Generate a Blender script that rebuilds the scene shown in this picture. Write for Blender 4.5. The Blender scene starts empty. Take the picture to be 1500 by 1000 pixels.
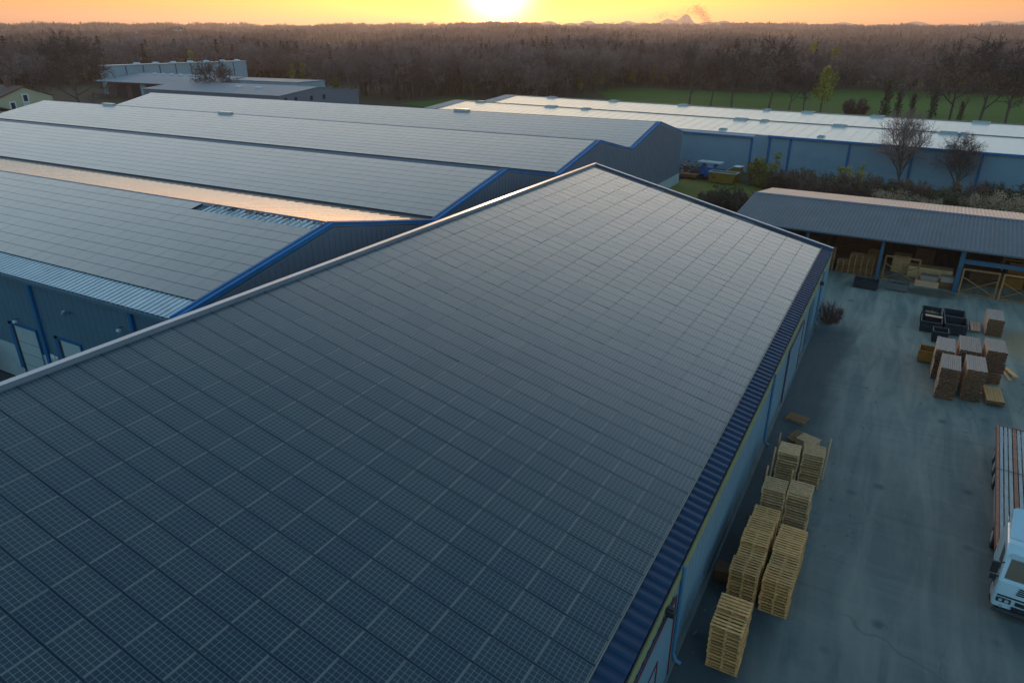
SUN_EL_DEG, AIR, DUST, OZONE, SKY, SUN, EXPO = 2.9, 1.0, 2.2, 2.0, .13, 3.0, .66
SKY_GAMMA, SKY_GAIN = .58, 2.36
SKY_RAMP = [(0, (1.35, .68, .08)), (3.5, (1.35, .75, .13)), (8, (1.45, 1.15, .85)), (14, (1.95, 1.87, 1.77)), (27, (1.6, 1.8, 1.78)), (45, (.50, .84, 1.0)), (70, (.31, .67, .88))]
SKY_RAMP_COOL = [(0, (1.2, 1.15, 1.25)), (6, (1.1, 1.3, 1.5)), (15, (1.17, 1.72, 1.88)), (28, (1.1, 1.65, 1.8)), (45, (.50, .84, 1.0)), (70, (.31, .67, .88))]
GLOW = (30., 3.0)
SHEEN = .35
HAZE, HAZE_COL, HAZE_G, SMOKE = 1.25e-4, (.82, .70, .67, 1), .42, .05
import bpy, math, random
from mathutils import Vector, Matrix
import numpy as np
random.seed(7); np.random.seed(7)
scene = bpy.context.scene
COL = scene.collection
R = math.radians
PI = math.pi

# ------------------------------------------------------------------ materials
def nodes_of(m):
    m.use_nodes = True
    nt = m.node_tree
    bs = nt.nodes.get('Principled BSDF')
    return nt, bs
def nd(nt, t, **kw):
    n = nt.nodes.new(t)
    for k, v in kw.items():
        if k.startswith('i_'):
            key = k[2:]
            key = int(key) if key.isdigit() else key
            n.inputs[key].default_value = v
        else: setattr(n, k, v)
    return n
def lk(nt, a, b): nt.links.new(a, b)
def math_n(nt, op, a, b=None, c=None):
    n = nt.nodes.new('ShaderNodeMath'); n.operation = op
    for i, x in enumerate((a, b, c)):
        if x is None: continue
        if isinstance(x, (int, float)): n.inputs[i].default_value = x
        else: nt.links.new(x, n.inputs[i])
    return n.outputs[0]
def mixc(nt, f, a, b, blend='MIX'):
    n = nt.nodes.new('ShaderNodeMix'); n.data_type = 'RGBA'; n.blend_type = blend
    for sock, x in ((n.inputs[0], f), (n.inputs[6], a), (n.inputs[7], b)):
        if isinstance(x, (int, float)): sock.default_value = x
        elif isinstance(x, (tuple, list)): sock.default_value = (*x[:3], 1)
        else: nt.links.new(x, sock)
    return n.outputs[2]
def noise(nt, vec, scale, detail=4, rough=.55, dist=0.):
    n = nt.nodes.new('ShaderNodeTexNoise')
    n.inputs['Scale'].default_value = scale; n.inputs['Detail'].default_value = detail
    n.inputs['Roughness'].default_value = rough; n.inputs['Distortion'].default_value = dist
    if vec is not None: nt.links.new(vec, n.inputs['Vector'])
    return n.outputs['Fac']
def ramp(nt, f, stops):
    n = nt.nodes.new('ShaderNodeValToRGB')
    el = n.color_ramp.elements
    while len(el) < len(stops): el.new(0.5)
    for e, (p, c) in zip(el, stops):
        e.position = p
        e.color = (*c[:3], 1) if isinstance(c, (tuple, list)) else (c, c, c, 1)
    nt.links.new(f, n.inputs[0]); return n.outputs[0]
def coords(nt, kind='Object', scale=(1, 1, 1)):
    if kind == 'World':
        g = nt.nodes.new('ShaderNodeNewGeometry'); o = g.outputs['Position']
    else:
        g = nt.nodes.new('ShaderNodeTexCoord'); o = g.outputs[kind]
    if scale != (1, 1, 1):
        m = nt.nodes.new('ShaderNodeMapping'); m.inputs['Scale'].default_value = scale
        nt.links.new(o, m.inputs['Vector']); o = m.outputs[0]
    return o
def sc(c, k): return tuple(min(1, x * k) for x in c)
def mat(name, col, rough=.6, metal=0., var=.18, vs=2., bump=0., bs_=30., spec=.5, co='World', stretch=(1, 1, 1), perobj=0., dirt=None, coat=0.):
    m = bpy.data.materials.new(name); nt, bs = nodes_of(m)
    v = coords(nt, co, stretch)
    f = noise(nt, v, vs, 5)
    c = ramp(nt, f, [(.25, sc(col, 1 - var)), (.75, sc(col, 1 + var))])
    if dirt:
        f2 = noise(nt, v, dirt[1], 6, .65)
        c = mixc(nt, ramp(nt, f2, [(dirt[2], 0.), (dirt[2] + .18, dirt[3])]), c, dirt[0])
    if perobj:
        oi = nt.nodes.new('ShaderNodeObjectInfo')
        k = math_n(nt, 'MULTIPLY_ADD', oi.outputs['Random'], perobj * 2, 1 - perobj)
        hv = nt.nodes.new('ShaderNodeHueSaturation'); lk(nt, c, hv.inputs['Color']); lk(nt, k, hv.inputs['Value'])
        c = hv.outputs[0]
    lk(nt, c, bs.inputs['Base Color'])
    bs.inputs['Roughness'].default_value = rough; bs.inputs['Metallic'].default_value = metal
    bs.inputs['Specular IOR Level'].default_value = spec
    if coat: bs.inputs['Coat Weight'].default_value = coat; bs.inputs['Coat Roughness'].default_value = .08
    if bump:
        b = nt.nodes.new('ShaderNodeBump'); b.inputs['Strength'].default_value = bump; b.inputs['Distance'].default_value = .02
        lk(nt, noise(nt, v, bs_, 6), b.inputs['Height']); lk(nt, b.outputs[0], bs.inputs['Normal'])
    return m

M = {}
M['sheet_grey'] = mat('blue_grey_sheet_roof', (.075, .115, .145), .6, .0, .12, .6, dirt=((.06, .08, .09), .35, .55, .5), spec=.25)
M['roof_white'] = mat('white_roof_membrane', (.64, .57, .48), .3, .0, .06, .3, dirt=((.45, .45, .43), .25, .55, .45), spec=.6)
M['sheet_bare'] = mat('pale_galvanised_sheet', (.42, .50, .54), .36, .45, .12, .8, dirt=((.25, .28, .3), .5, .55, .5))
M['sheet_salmon_glow'] = mat('metal_roof_sheet_salmon_glow', (.74, .55, .42), .27, .7, .08, .5)  # light grey metal; salmon sky glow is put into the base colour
M['sheet_warm_glow'] = mat('weathered_sheet_orange_glow', (.56, .37, .28), .5, .1, .12, .6)  # orange low sky glow on the shed's back slope is put into this colour
M['navy'] = mat('navy_sheet', (.008, .036, .085), .5, .0, .2, .8, dirt=((.02, .045, .075), .7, .56, .6), spec=.3)
M['concrete_dark'] = mat('grimy_concrete', (.15, .165, .17), .85, 0, .25, 1.2, .25, 12)
M['post_blue'] = mat('deep_blue_post', (.002, .11, .26), .6, .0, .12, 1., spec=.25)
M['twig_dark'] = mat('dark_winter_twigs', (.075, .055, .050), .9, 0, .25, .35, perobj=.3)
M['lip_grey'] = mat('grey_edge_strip', (.17, .165, .15), .5, .2, .15, 1.)
M['wall_blue'] = mat('light_blue_grey_cladding', (.18, .27, .34), .5, .05, .08, .5, dirt=((.13, .18, .21), .3, .58, .5))
M['wall_slate'] = mat('slate_grey_cladding', (.125, .155, .20), .55, .05, .08, .5, dirt=((.10, .12, .14), .25, .58, .5))
M['wall_slate_blue'] = mat('slate_blue_cladding', (.058, .135, .19), .55, .05, .10, .4)
M['wall_sky'] = mat('mid_blue_cladding', (.165, .265, .335), .5, .05, .08, .4, dirt=((.10, .17, .23), .22, .56, .5))
M['trim_blue'] = mat('bright_blue_trim', (.002, .15, .36), .6, .0, .12, 1., spec=.25)
M['concrete'] = mat('pale_concrete', (.34, .38, .39), .8, 0, .14, .9, .25, 12, dirt=((.2, .21, .2), .6, .55, .6))
M['cap'] = mat('pale_metal_capping', (.25, .30, .37), .35, .4, .08, 1.)
M['cap_dark'] = mat('dark_flashing_and_shaded_face', (.05, .09, .15), .4, .2, .1, 1.)
M['olive'] = mat('olive_yellow_fascia', (.30, .29, .10), .6, 0, .15, 1., dirt=((.2, .2, .12), .9, .55, .6))
M['gutter'] = mat('grey_brown_gutter', (.16, .16, .15), .5, .3, .2, 1.5)
M['pipe_blue'] = mat('blue_downpipe', (.08, .22, .36), .4, .1, .1, 1.)
M['red_paint'] = mat('dark_red_paint', (.17, .022, .025), .5, 0, .15, 2.)
M['dark'] = mat('dark_void', (.012, .012, .013), .8, 0, .2, 1.)
M['door_grey'] = mat('pale_grey_sectional_door', (.36, .42, .42), .5, .05, .08, .7)
M['timber'] = mat('fresh_timber', (.66, .32, .112), .75, 0, .35, 5., .2, 40, perobj=.26, stretch=(1, 3, 3))
M['timber_old'] = mat('weathered_timber', (.60, .34, .165), .8, 0, .35, 5., .2, 40, perobj=.32, stretch=(1, 3, 3))
M['timber_pink_glow'] = mat('pale_sawn_timber_pink_glow', (.70, .38, .24), .75, 0, .28, 6., .2, 40, perobj=.1, stretch=(4, 1, 4))  # pale sawn timber; pink sky glow on pile sides is put into the colour
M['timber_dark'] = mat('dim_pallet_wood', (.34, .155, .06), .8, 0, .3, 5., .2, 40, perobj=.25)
M['timber_greytop'] = mat('grey_weathered_plank', (.37, .26, .215), .8, 0, .3, 7., .2, 40, perobj=.1, stretch=(5, .6, 3))
M['endgrain'] = mat('dark_end_grain', (.115, .048, .021), .9, 0, .5, 10., .3, 50, perobj=.25)
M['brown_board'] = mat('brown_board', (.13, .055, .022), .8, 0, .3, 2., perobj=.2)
M['ochre'] = mat('ochre_painted_wood', (.34, .13, .018), .7, 0, .25, 3.)
M['bin_dark'] = mat('dark_blue_metal_bin', (.020, .032, .046), .5, .3, .3, 4., dirt=((.07, .045, .03), 2., .55, .7))
M['chips'] = mat('sawn_wood_offcuts', (.30, .20, .09), .9, 0, .5, 9., .5, 25)
M['orange_steel'] = mat('orange_racking', (.36, .11, .012), .5, .0, .2, 2.)
M['steel_blue'] = mat('blue_steel_post', (.035, .12, .20), .5, .2, .15, 1.5)
M['truck_white'] = mat('white_lorry_paint', (.50, .62, .68), .28, 0, .05, 1., coat=.5, dirt=((.4, .4, .38), .9, .6, .35))
M['truck_glass'] = mat('tinted_windscreen', (.012, .022, .024), .06, 0, .1, 1., spec=.8)
M['rubber'] = mat('black_rubber', (.012, .012, .013), .8, 0, .2, 5.)
M['plastic_dark'] = mat('dark_plastic', (.022, .025, .028), .5, 0, .2, 3.)
M['rust'] = mat('rust_orange_painted_steel', (.30, .105, .06), .6, .1, .25, 3., dirt=((.12, .06, .045), 2., .5, .7))
M['plank_grey'] = mat('grey_lorry_plank', (.34, .345, .34), .75, 0, .25, 3., .2, 30, stretch=(5, .6, 1))
M['headlamp'] = mat('headlamp_glass', (.45, .5, .52), .12, .2, .1, 2.)
M['yellow_skip'] = mat('yellow_painted_steel', (.25, .13, .014), .55, 0, .25, 1.2, dirt=((.2, .1, .03), 1., .55, .6))
M['blue_machine'] = mat('blue_painted_machine', (.015, .11, .36), .45, 0, .2, 1.5)
M['scrap'] = mat('mixed_scrap_metal', (.16, .14, .13), .7, .2, .7, 1.4, perobj=.3)
M['cream_wall'] = mat('cream_render', (.46, .40, .26), .85, 0, .08, .4)
M['tile_red'] = mat('red_brown_roof_tile', (.14, .065, .045), .8, 0, .25, 1.5)
M['tile_grey'] = mat('grey_brown_roof_tile', (.15, .125, .11), .8, 0, .2, 1.)
M['white_frame'] = mat('white_surround', (.6, .63, .65), .6, 0, .05, 1.)
M['glass_dark'] = mat('dark_window_glass', (.02, .03, .04), .08, 0, .1, 1., spec=.8)
M['brick'] = mat('dark_red_brick', (.13, .06, .045), .85, 0, .3, .8)
M['factory_wall'] = mat('pale_blue_factory_sheet', (.26, .36, .42), .5, .05, .08, .15)
M['factory_roof'] = mat('blue_grey_factory_roof', (.11, .185, .24), .6, .0, .1, .15)
M['bark'] = mat('bare_bark', (.085, .066, .054), .9, 0, .3, 1.5)
M['twig'] = mat('winter_twigs', (.185, .125, .115), .9, 0, .5, .012, perobj=.45)
M['twig_red'] = mat('reddish_twigs', (.125, .062, .052), .9, 0, .3, 2.)
M['ivy'] = mat('dark_ivy_leaves', (.030, .042, .018), .7, 0, .4, .8, perobj=.2)
M['leaf_new'] = mat('yellow_green_spring_leaves', (.27, .22, .03), .7, 0, .4, .6, perobj=.3)
M['leaf_shrub'] = mat('dull_green_shrub_leaves', (.088, .076, .034), .75, 0, .4, .8, perobj=.3)
M['leaf_brown'] = mat('brown_shrub_twigs', (.15, .088, .066), .85, 0, .35, .8, perobj=.3)
M['blossom'] = mat('pale_blossom', (.43, .28, .17), .8, 0, .3, 1.2, perobj=.15)
M['evergreen'] = mat('dark_evergreen', (.020, .030, .018), .8, 0, .4, .5, perobj=.25)

def panel_mat(name, lay):
    """photovoltaic glass: dark cells with thin pale lines between, six by eight to a module (UVs count the cells)"""
    m = bpy.data.materials.new(name); nt, bs = nodes_of(m)
    uv = nt.nodes.new('ShaderNodeUVMap'); sp = nt.nodes.new('ShaderNodeSeparateXYZ'); lk(nt, uv.outputs[0], sp.inputs[0])
    ln = None
    for o, w in ((0, .055), (1, .055)):
        f = math_n(nt, 'FRACT', sp.outputs[o]); d = math_n(nt, 'ABSOLUTE', math_n(nt, 'SUBTRACT', f, .5))
        g = math_n(nt, 'GREATER_THAN', d, .5 - w)
        ln = g if ln is None else math_n(nt, 'MAXIMUM', ln, g)
    at = nt.nodes.new('ShaderNodeAttribute'); at.attribute_name = 'rnd'
    oi = nt.nodes.new('ShaderNodeObjectInfo')
    rnd = math_n(nt, 'FRACT', math_n(nt, 'ADD', at.outputs['Fac'], oi.outputs['Random']))
    cell = ramp(nt, rnd, [(0., (.010, .022, .040)), (.5, (.013, .028, .044)), (1., (.020, .034, .050))])
    wp = coords(nt, 'World'); dust = ramp(nt, noise(nt, wp, .22, 5), [(.35, lay * 5), (.8, .35 + lay * 6)])
    cell = mixc(nt, dust, cell, (.05 + lay, .06 + lay * 1.3, .065 + lay * 1.4))
    line = ramp(nt, rnd, [(0., (.10, .145, .16)), (1., (.14, .165, .165))])
    c = mixc(nt, ln, cell, line)
    lk(nt, c, bs.inputs['Base Color'])
    lk(nt, math_n(nt, 'MULTIPLY_ADD', noise(nt, wp, .5, 4), .10, .14 + lay), bs.inputs['Roughness'])
    bs.inputs['IOR'].default_value = 1.5
    bs.inputs['Sheen Weight'].default_value = SHEEN + lay * 4; bs.inputs['Sheen Roughness'].default_value = .45; bs.inputs['Sheen Tint'].default_value = (.85, .92, .95, 1)
    # every module sits a hair differently, so its reflection is its own
    return m
M['pv'] = panel_mat('solar_glass', 0.)
M['pv_far'] = panel_mat('solar_glass_weathered', .05)
M['pv_frame'] = mat('aluminium_frame', (.25, .26, .255), .4, .3, .1, 2.)
M['pv_frame_dull'] = mat('dull_module_frame', (.07, .09, .10), .45, .2, .1, 2.)
M['pv_edge'] = mat('dark_panel_edge', (.018, .032, .050), .22, .0, .1, 2.)

# ------------------------------------------------------------------ mesh builder
class MB:
    def __init__(s): s.v = []; s.f = []; s.m = []
    def add(s, vs, fs, m=0):
        b = len(s.v); s.v += [tuple(x) for x in vs]
        for f in fs: s.f.append(tuple(b + i for i in f)); s.m.append(m)
    def quad(s, a, b, c, d, m=0): s.add([a, b, c, d], [(0, 1, 2, 3)], m)
    def box(s, x0, x1, y0, y1, z0, z1, m=0):
        s.add([(x0, y0, z0), (x1, y0, z0), (x1, y1, z0), (x0, y1, z0), (x0, y0, z1), (x1, y0, z1), (x1, y1, z1), (x0, y1, z1)],
              [(0, 3, 2, 1), (4, 5, 6, 7), (0, 1, 5, 4), (1, 2, 6, 5), (2, 3, 7, 6), (3, 0, 4, 7)], m)
    def cbox(s, x0, x1, y0, y1, z0, z1, c, m=0):
        """box with chamfered vertical edges and top rim"""
        p0 = [(x0 + c, y0), (x1 - c, y0), (x1, y0 + c), (x1, y1 - c), (x1 - c, y1), (x0 + c, y1), (x0, y1 - c), (x0, y0 + c)]
        cx, cy = (x0 + x1) / 2, (y0 + y1) / 2
        kx, ky = (x1 - x0 - 2 * c) / (x1 - x0), (y1 - y0 - 2 * c) / (y1 - y0)
        p1 = [(cx + (x - cx) * kx, cy + (y - cy) * ky) for x, y in p0]
        vs = [(x, y, z0) for x, y in p0] + [(x, y, z1 - c) for x, y in p0] + [(x, y, z1) for x, y in p1]
        fs = [tuple(range(7, -1, -1)), tuple(range(16, 24))]
        for k in range(2):
            for i in range(8): j = (i + 1) % 8; fs.append((k * 8 + i, k * 8 + j, k * 8 + 8 + j, k * 8 + 8 + i))
        s.add(vs, fs, m)
    def prism(s, pts, off, m=0, caps=True):
        n = len(pts); o = Vector(off)
        vs = [Vector(p) for p in pts] + [Vector(p) + o for p in pts]
        fs = [(i, (i + 1) % n, n + (i + 1) % n, n + i) for i in range(n)]
        if caps: fs += [tuple(range(n - 1, -1, -1)), tuple(range(n, 2 * n))]
        s.add(vs, fs, m)
    def beam(s, p, q, w, h, m=0, up=(0, 0, 1)):
        p = Vector(p); q = Vector(q); d = (q - p).normalized(); u = Vector(up)
        if abs(d.dot(u)) > .98: u = Vector((0, 1, 0))
        a = d.cross(u).normalized(); b = a.cross(d).normalized()
        a *= w / 2; b *= h / 2
        s.prism([p - a - b, p + a - b, p + a + b, p - a + b], q - p, m)
    def tube(s, pts, rads, n=6, m=0, cap=True):
        b = len(s.v); pts = [Vector(p) for p in pts]; k = len(pts)
        for i, p in enumerate(pts):
            d = (pts[min(i + 1, k - 1)] - pts[max(i - 1, 0)])
            if d.length < 1e-9: d = Vector((0, 0, 1))
            d.normalize(); u = Vector((0, 0, 1)) if abs(d.z) < .95 else Vector((1, 0, 0))
            a = d.cross(u).normalized(); c = a.cross(d)
            r = rads[i] if isinstance(rads, (list, tuple)) else rads
            for j in range(n):
                t = 2 * PI * j / n; s.v.append(tuple(p + (a * math.cos(t) + c * math.sin(t)) * r))
        for i in range(k - 1):
            for j in range(n):
                s.f.append((b + i * n + j, b + i * n + (j + 1) % n, b + (i + 1) * n + (j + 1) % n, b + (i + 1) * n + j)); s.m.append(m)
        if cap:
            s.f.append(tuple(b + j for j in range(n))); s.m.append(m)
            s.f.append(tuple(b + (k - 1) * n + j for j in range(n - 1, -1, -1))); s.m.append(m)
    def ribs(s, o, U, V, pitch, h, N, m=0, top=.22, foot=.42):
        """trapezoid-profile sheet: from o, ribs repeat along U and run along V, standing h along N"""
        o = Vector(o); U = Vector(U); V = Vector(V); N = Vector(N).normalized(); L = U.length; u = U / L
        prof = [(0, 0)]; t = 0
        while t < L - 1e-6:
            for q, z in (((1 - foot) / 2, 0), ((1 - top) / 2, h), ((1 + top) / 2, h), ((1 + foot) / 2, 0), (1, 0)):
                prof.append((min(L, t + q * pitch), z))
            t += pitch
        b = len(s.v)
        for q, z in prof:
            p = o + u * q + N * z; s.v.append(tuple(p)); s.v.append(tuple(p + V))
        for i in range(len(prof) - 1):
            s.f.append((b + 2 * i, b + 2 * i + 2, b + 2 * i + 3, b + 2 * i + 1)); s.m.append(m)
    def mesh(s, name, mats, shift=(0, 0, 0), smooth=False):
        me = bpy.data.meshes.new(name)
        sx, sy, sz = shift
        me.from_pydata([(x - sx, y - sy, z - sz) for x, y, z in s.v], [], s.f)
        for k in (mats if isinstance(mats, (list, tuple)) else [mats]): me.materials.append(M[k] if isinstance(k, str) else k)
        me.polygons.foreach_set('material_index', s.m)
        if smooth: me.polygons.foreach_set('use_smooth', [True] * len(s.f))
        me.update(); return me
    def build(s, name, mats, parent=None, smooth=False, label=None):
        """vertices are in the parent's own frame, or in world space when the parent was made with world=True"""
        sh = ORG.get(parent.name, (0, 0, 0)) if parent else (0, 0, 0)
        o = bpy.data.objects.new(name, s.mesh(name, mats, sh, smooth)); COL.objects.link(o)
        if parent:
            o.parent = parent
            if parent.name in ORG: ORG[o.name] = ORG[parent.name]
        if label: o['label'] = label
        return o
ORG = {}
def thing(name, label, cat, loc=(0, 0, 0), rz=0., group=None, world=False, kind=None):
    o = bpy.data.objects.new(name, None); COL.objects.link(o)
    o.empty_display_size = .3
    o.location = loc; o.rotation_euler = (0, 0, rz)
    o['label'] = label; o['category'] = cat
    if group: o['group'] = group
    if kind: o['kind'] = kind
    if world: ORG[o.name] = tuple(loc)
    return o
def tag(o, label, cat, group=None, kind=None):
    o['label'] = label; o['category'] = cat
    if group: o['group'] = group
    if kind: o['kind'] = kind
    return o
def link(name, me, parent=None, loc=(0, 0, 0), rot=(0, 0, 0), scale=None):
    o = bpy.data.objects.new(name, me); COL.objects.link(o)
    o.parent = parent; o.location = loc; o.rotation_euler = rot
    if scale is not None: o.scale = (scale,) * 3 if isinstance(scale, (int, float)) else scale
    return o
def kids(o): return [c for c in ALLKIDS.get(o.name, [])]
ALLKIDS = {}
def copy_thing(src, loc, rz=0., label=None, group=None):
    r = src.copy(); COL.objects.link(r); r.location = loc; r.rotation_euler = (0, 0, rz)
    if label: r['label'] = label
    if group: r['group'] = group
    for ch in src.children:
        c = ch.copy(); COL.objects.link(c); c.parent = r
        for g in ch.children:
            d = g.copy(); COL.objects.link(d); d.parent = c
    return r

# ------------------------------------------------------------------ camera
cam = bpy.data.cameras.new('camera'); camo = bpy.data.objects.new('camera', cam); COL.objects.link(camo)
cam.sensor_width = 36.; cam.lens = 36. * 1025.35 / 1500.; cam.clip_start = .5; cam.clip_end = 60000.
pi_, ro_, ya_ = R(-23.546), R(.082), R(-29.002)
Fv = Vector((math.sin(ya_) * math.cos(pi_), math.cos(ya_) * math.cos(pi_), math.sin(pi_)))
Rv = Vector((math.cos(ya_), -math.sin(ya_), 0)); Uv = Rv.cross(Fv)
Rv, Uv = Rv * math.cos(ro_) + Uv * math.sin(ro_), -Rv * math.sin(ro_) + Uv * math.cos(ro_)
EYE = Vector((0, 0, 20.6))
camo.matrix_world = Matrix(((Rv.x, Uv.x, -Fv.x, 0), (Rv.y, Uv.y, -Fv.y, 0), (Rv.z, Uv.z, -Fv.z, 20.6), (0, 0, 0, 1)))
scene.camera = camo
def frame_pos(p):
    """where a point falls in the photo frame; used only to choose which of many repeats are near enough to be their own object"""
    d = Vector(p) - EYE; w = d.dot(Fv)
    if w <= 0: return None
    return 750 + 1025.35 * d.dot(Rv) / w, 500 - 1025.35 * d.dot(Uv) / w, w

# ------------------------------------------------------------------ sky, sun
SUN_AZ, SUN_EL = R(-30.1), R(SUN_EL_DEG)
w = bpy.data.worlds.new('World'); scene.world = w; w.use_nodes = True
nt = w.node_tree; nt.nodes.clear()
sky = nt.nodes.new('ShaderNodeTexSky'); sky.sky_type = 'NISHITA'; sky.sun_disc = False
sky.sun_elevation = SUN_EL; sky.sun_rotation = SUN_AZ
sky.altitude = 100; sky.air_density = AIR; sky.dust_density = DUST; sky.ozone_density = OZONE
bg = nt.nodes.new('ShaderNodeBackground'); bg.inputs['Strength'].default_value = SKY
out = nt.nodes.new('ShaderNodeOutputWorld')
# the evening sky as a bracketed exposure holds it: the span between glow and zenith is compressed, gain and tint by height and bearing added to lift fill and reflections
gm = nt.nodes.new('ShaderNodeGamma'); gm.inputs['Gamma'].default_value = SKY_GAMMA; lk(nt, sky.outputs[0], gm.inputs['Color'])
tc = nt.nodes.new('ShaderNodeTexCoord'); spz = nt.nodes.new('ShaderNodeSeparateXYZ'); lk(nt, tc.outputs['Generated'], spz.inputs[0])
elev = math_n(nt, 'DIVIDE', math_n(nt, 'ARCSINE', spz.outputs[2]), PI / 2)
gain = ramp(nt, elev, [(d_ / 90., c_) for d_, c_ in SKY_RAMP]); cool = ramp(nt, elev, [(d_ / 90., c_) for d_, c_ in SKY_RAMP_COOL])
hv = nt.nodes.new('ShaderNodeVectorMath'); hv.operation = 'DOT_PRODUCT'; hv.inputs[1].default_value = (math.sin(SUN_AZ), math.cos(SUN_AZ), 0); lk(nt, tc.outputs['Generated'], hv.inputs[0])
gain = mixc(nt, ramp(nt, math_n(nt, 'MULTIPLY_ADD', hv.outputs['Value'], .5, .5), [(.50, 0.), (.80, 1.)]), cool, gain)
tn = mixc(nt, 1., gm.outputs[0], gain, 'MULTIPLY')
mu = nt.nodes.new('ShaderNodeVectorMath'); mu.operation = 'SCALE'; mu.inputs['Scale'].default_value = SKY_GAIN; lk(nt, tn, mu.inputs[0])
# glow round the sun that sits on the horizon
dt = nt.nodes.new('ShaderNodeVectorMath'); dt.operation = 'DOT_PRODUCT'; lk(nt, tc.outputs['Generated'], dt.inputs[0])
dt.inputs[1].default_value = (math.sin(SUN_AZ) * math.cos(SUN_EL), math.cos(SUN_AZ) * math.cos(SUN_EL), math.sin(SUN_EL))
ang = math_n(nt, 'ARCCOSINE', math_n(nt, 'MINIMUM', dt.outputs['Value'], 1.))
g1 = math_n(nt, 'EXPONENT', math_n(nt, 'MULTIPLY', math_n(nt, 'POWER', math_n(nt, 'DIVIDE', ang, R(2.0)), 2), -1.))
g2 = math_n(nt, 'EXPONENT', math_n(nt, 'DIVIDE', ang, R(-6.5)))
gl = nt.nodes.new('ShaderNodeVectorMath'); gl.operation = 'SCALE'; gl.inputs[0].default_value = (1., .85, .55); lk(nt, math_n(nt, 'MULTIPLY', g1, GLOW[0]), gl.inputs['Scale'])
gl2 = nt.nodes.new('ShaderNodeVectorMath'); gl2.operation = 'SCALE'; gl2.inputs[0].default_value = (1., .60, .05); lk(nt, math_n(nt, 'MULTIPLY', g2, GLOW[1]), gl2.inputs['Scale'])
ad = nt.nodes.new('ShaderNodeVectorMath'); lk(nt, gl.outputs[0], ad.inputs[0]); lk(nt, gl2.outputs[0], ad.inputs[1])
ad2 = nt.nodes.new('ShaderNodeVectorMath'); lk(nt, mu.outputs[0], ad2.inputs[0]); lk(nt, ad.outputs[0], ad2.inputs[1])
mu = ad2
lk(nt, mu.outputs[0], bg.inputs['Color']); lk(nt, bg.outputs[0], out.inputs['Surface'])
sl = bpy.data.lights.new('sun', 'SUN'); sl.energy = SUN; sl.angle = R(.53); sl.color = (1., .60, .34)
so = bpy.data.objects.new('sun', sl); COL.objects.link(so)
S = Vector((math.sin(SUN_AZ) * math.cos(SUN_EL), math.cos(SUN_AZ) * math.cos(SUN_EL), math.sin(SUN_EL)))
so.rotation_euler = S.to_track_quat('Z', 'Y').to_euler(); so.location = (0, 0, 60)
scene.view_settings.view_transform = 'Standard'; scene.view_settings.look = 'None'
scene.view_settings.exposure = EXPO; scene.view_settings.gamma = 1.
cy = scene.cycles
cy.use_denoising = True
try: cy.denoiser = 'OPENIMAGEDENOISE'
except Exception: pass
cy.max_bounces = 6; cy.diffuse_bounces = 3; cy.glossy_bounces = 3; cy.volume_bounces = 0; cy.transparent_max_bounces = 8
cy.sample_clamp_indirect = 6.; cy.volume_step_rate = .1
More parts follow.
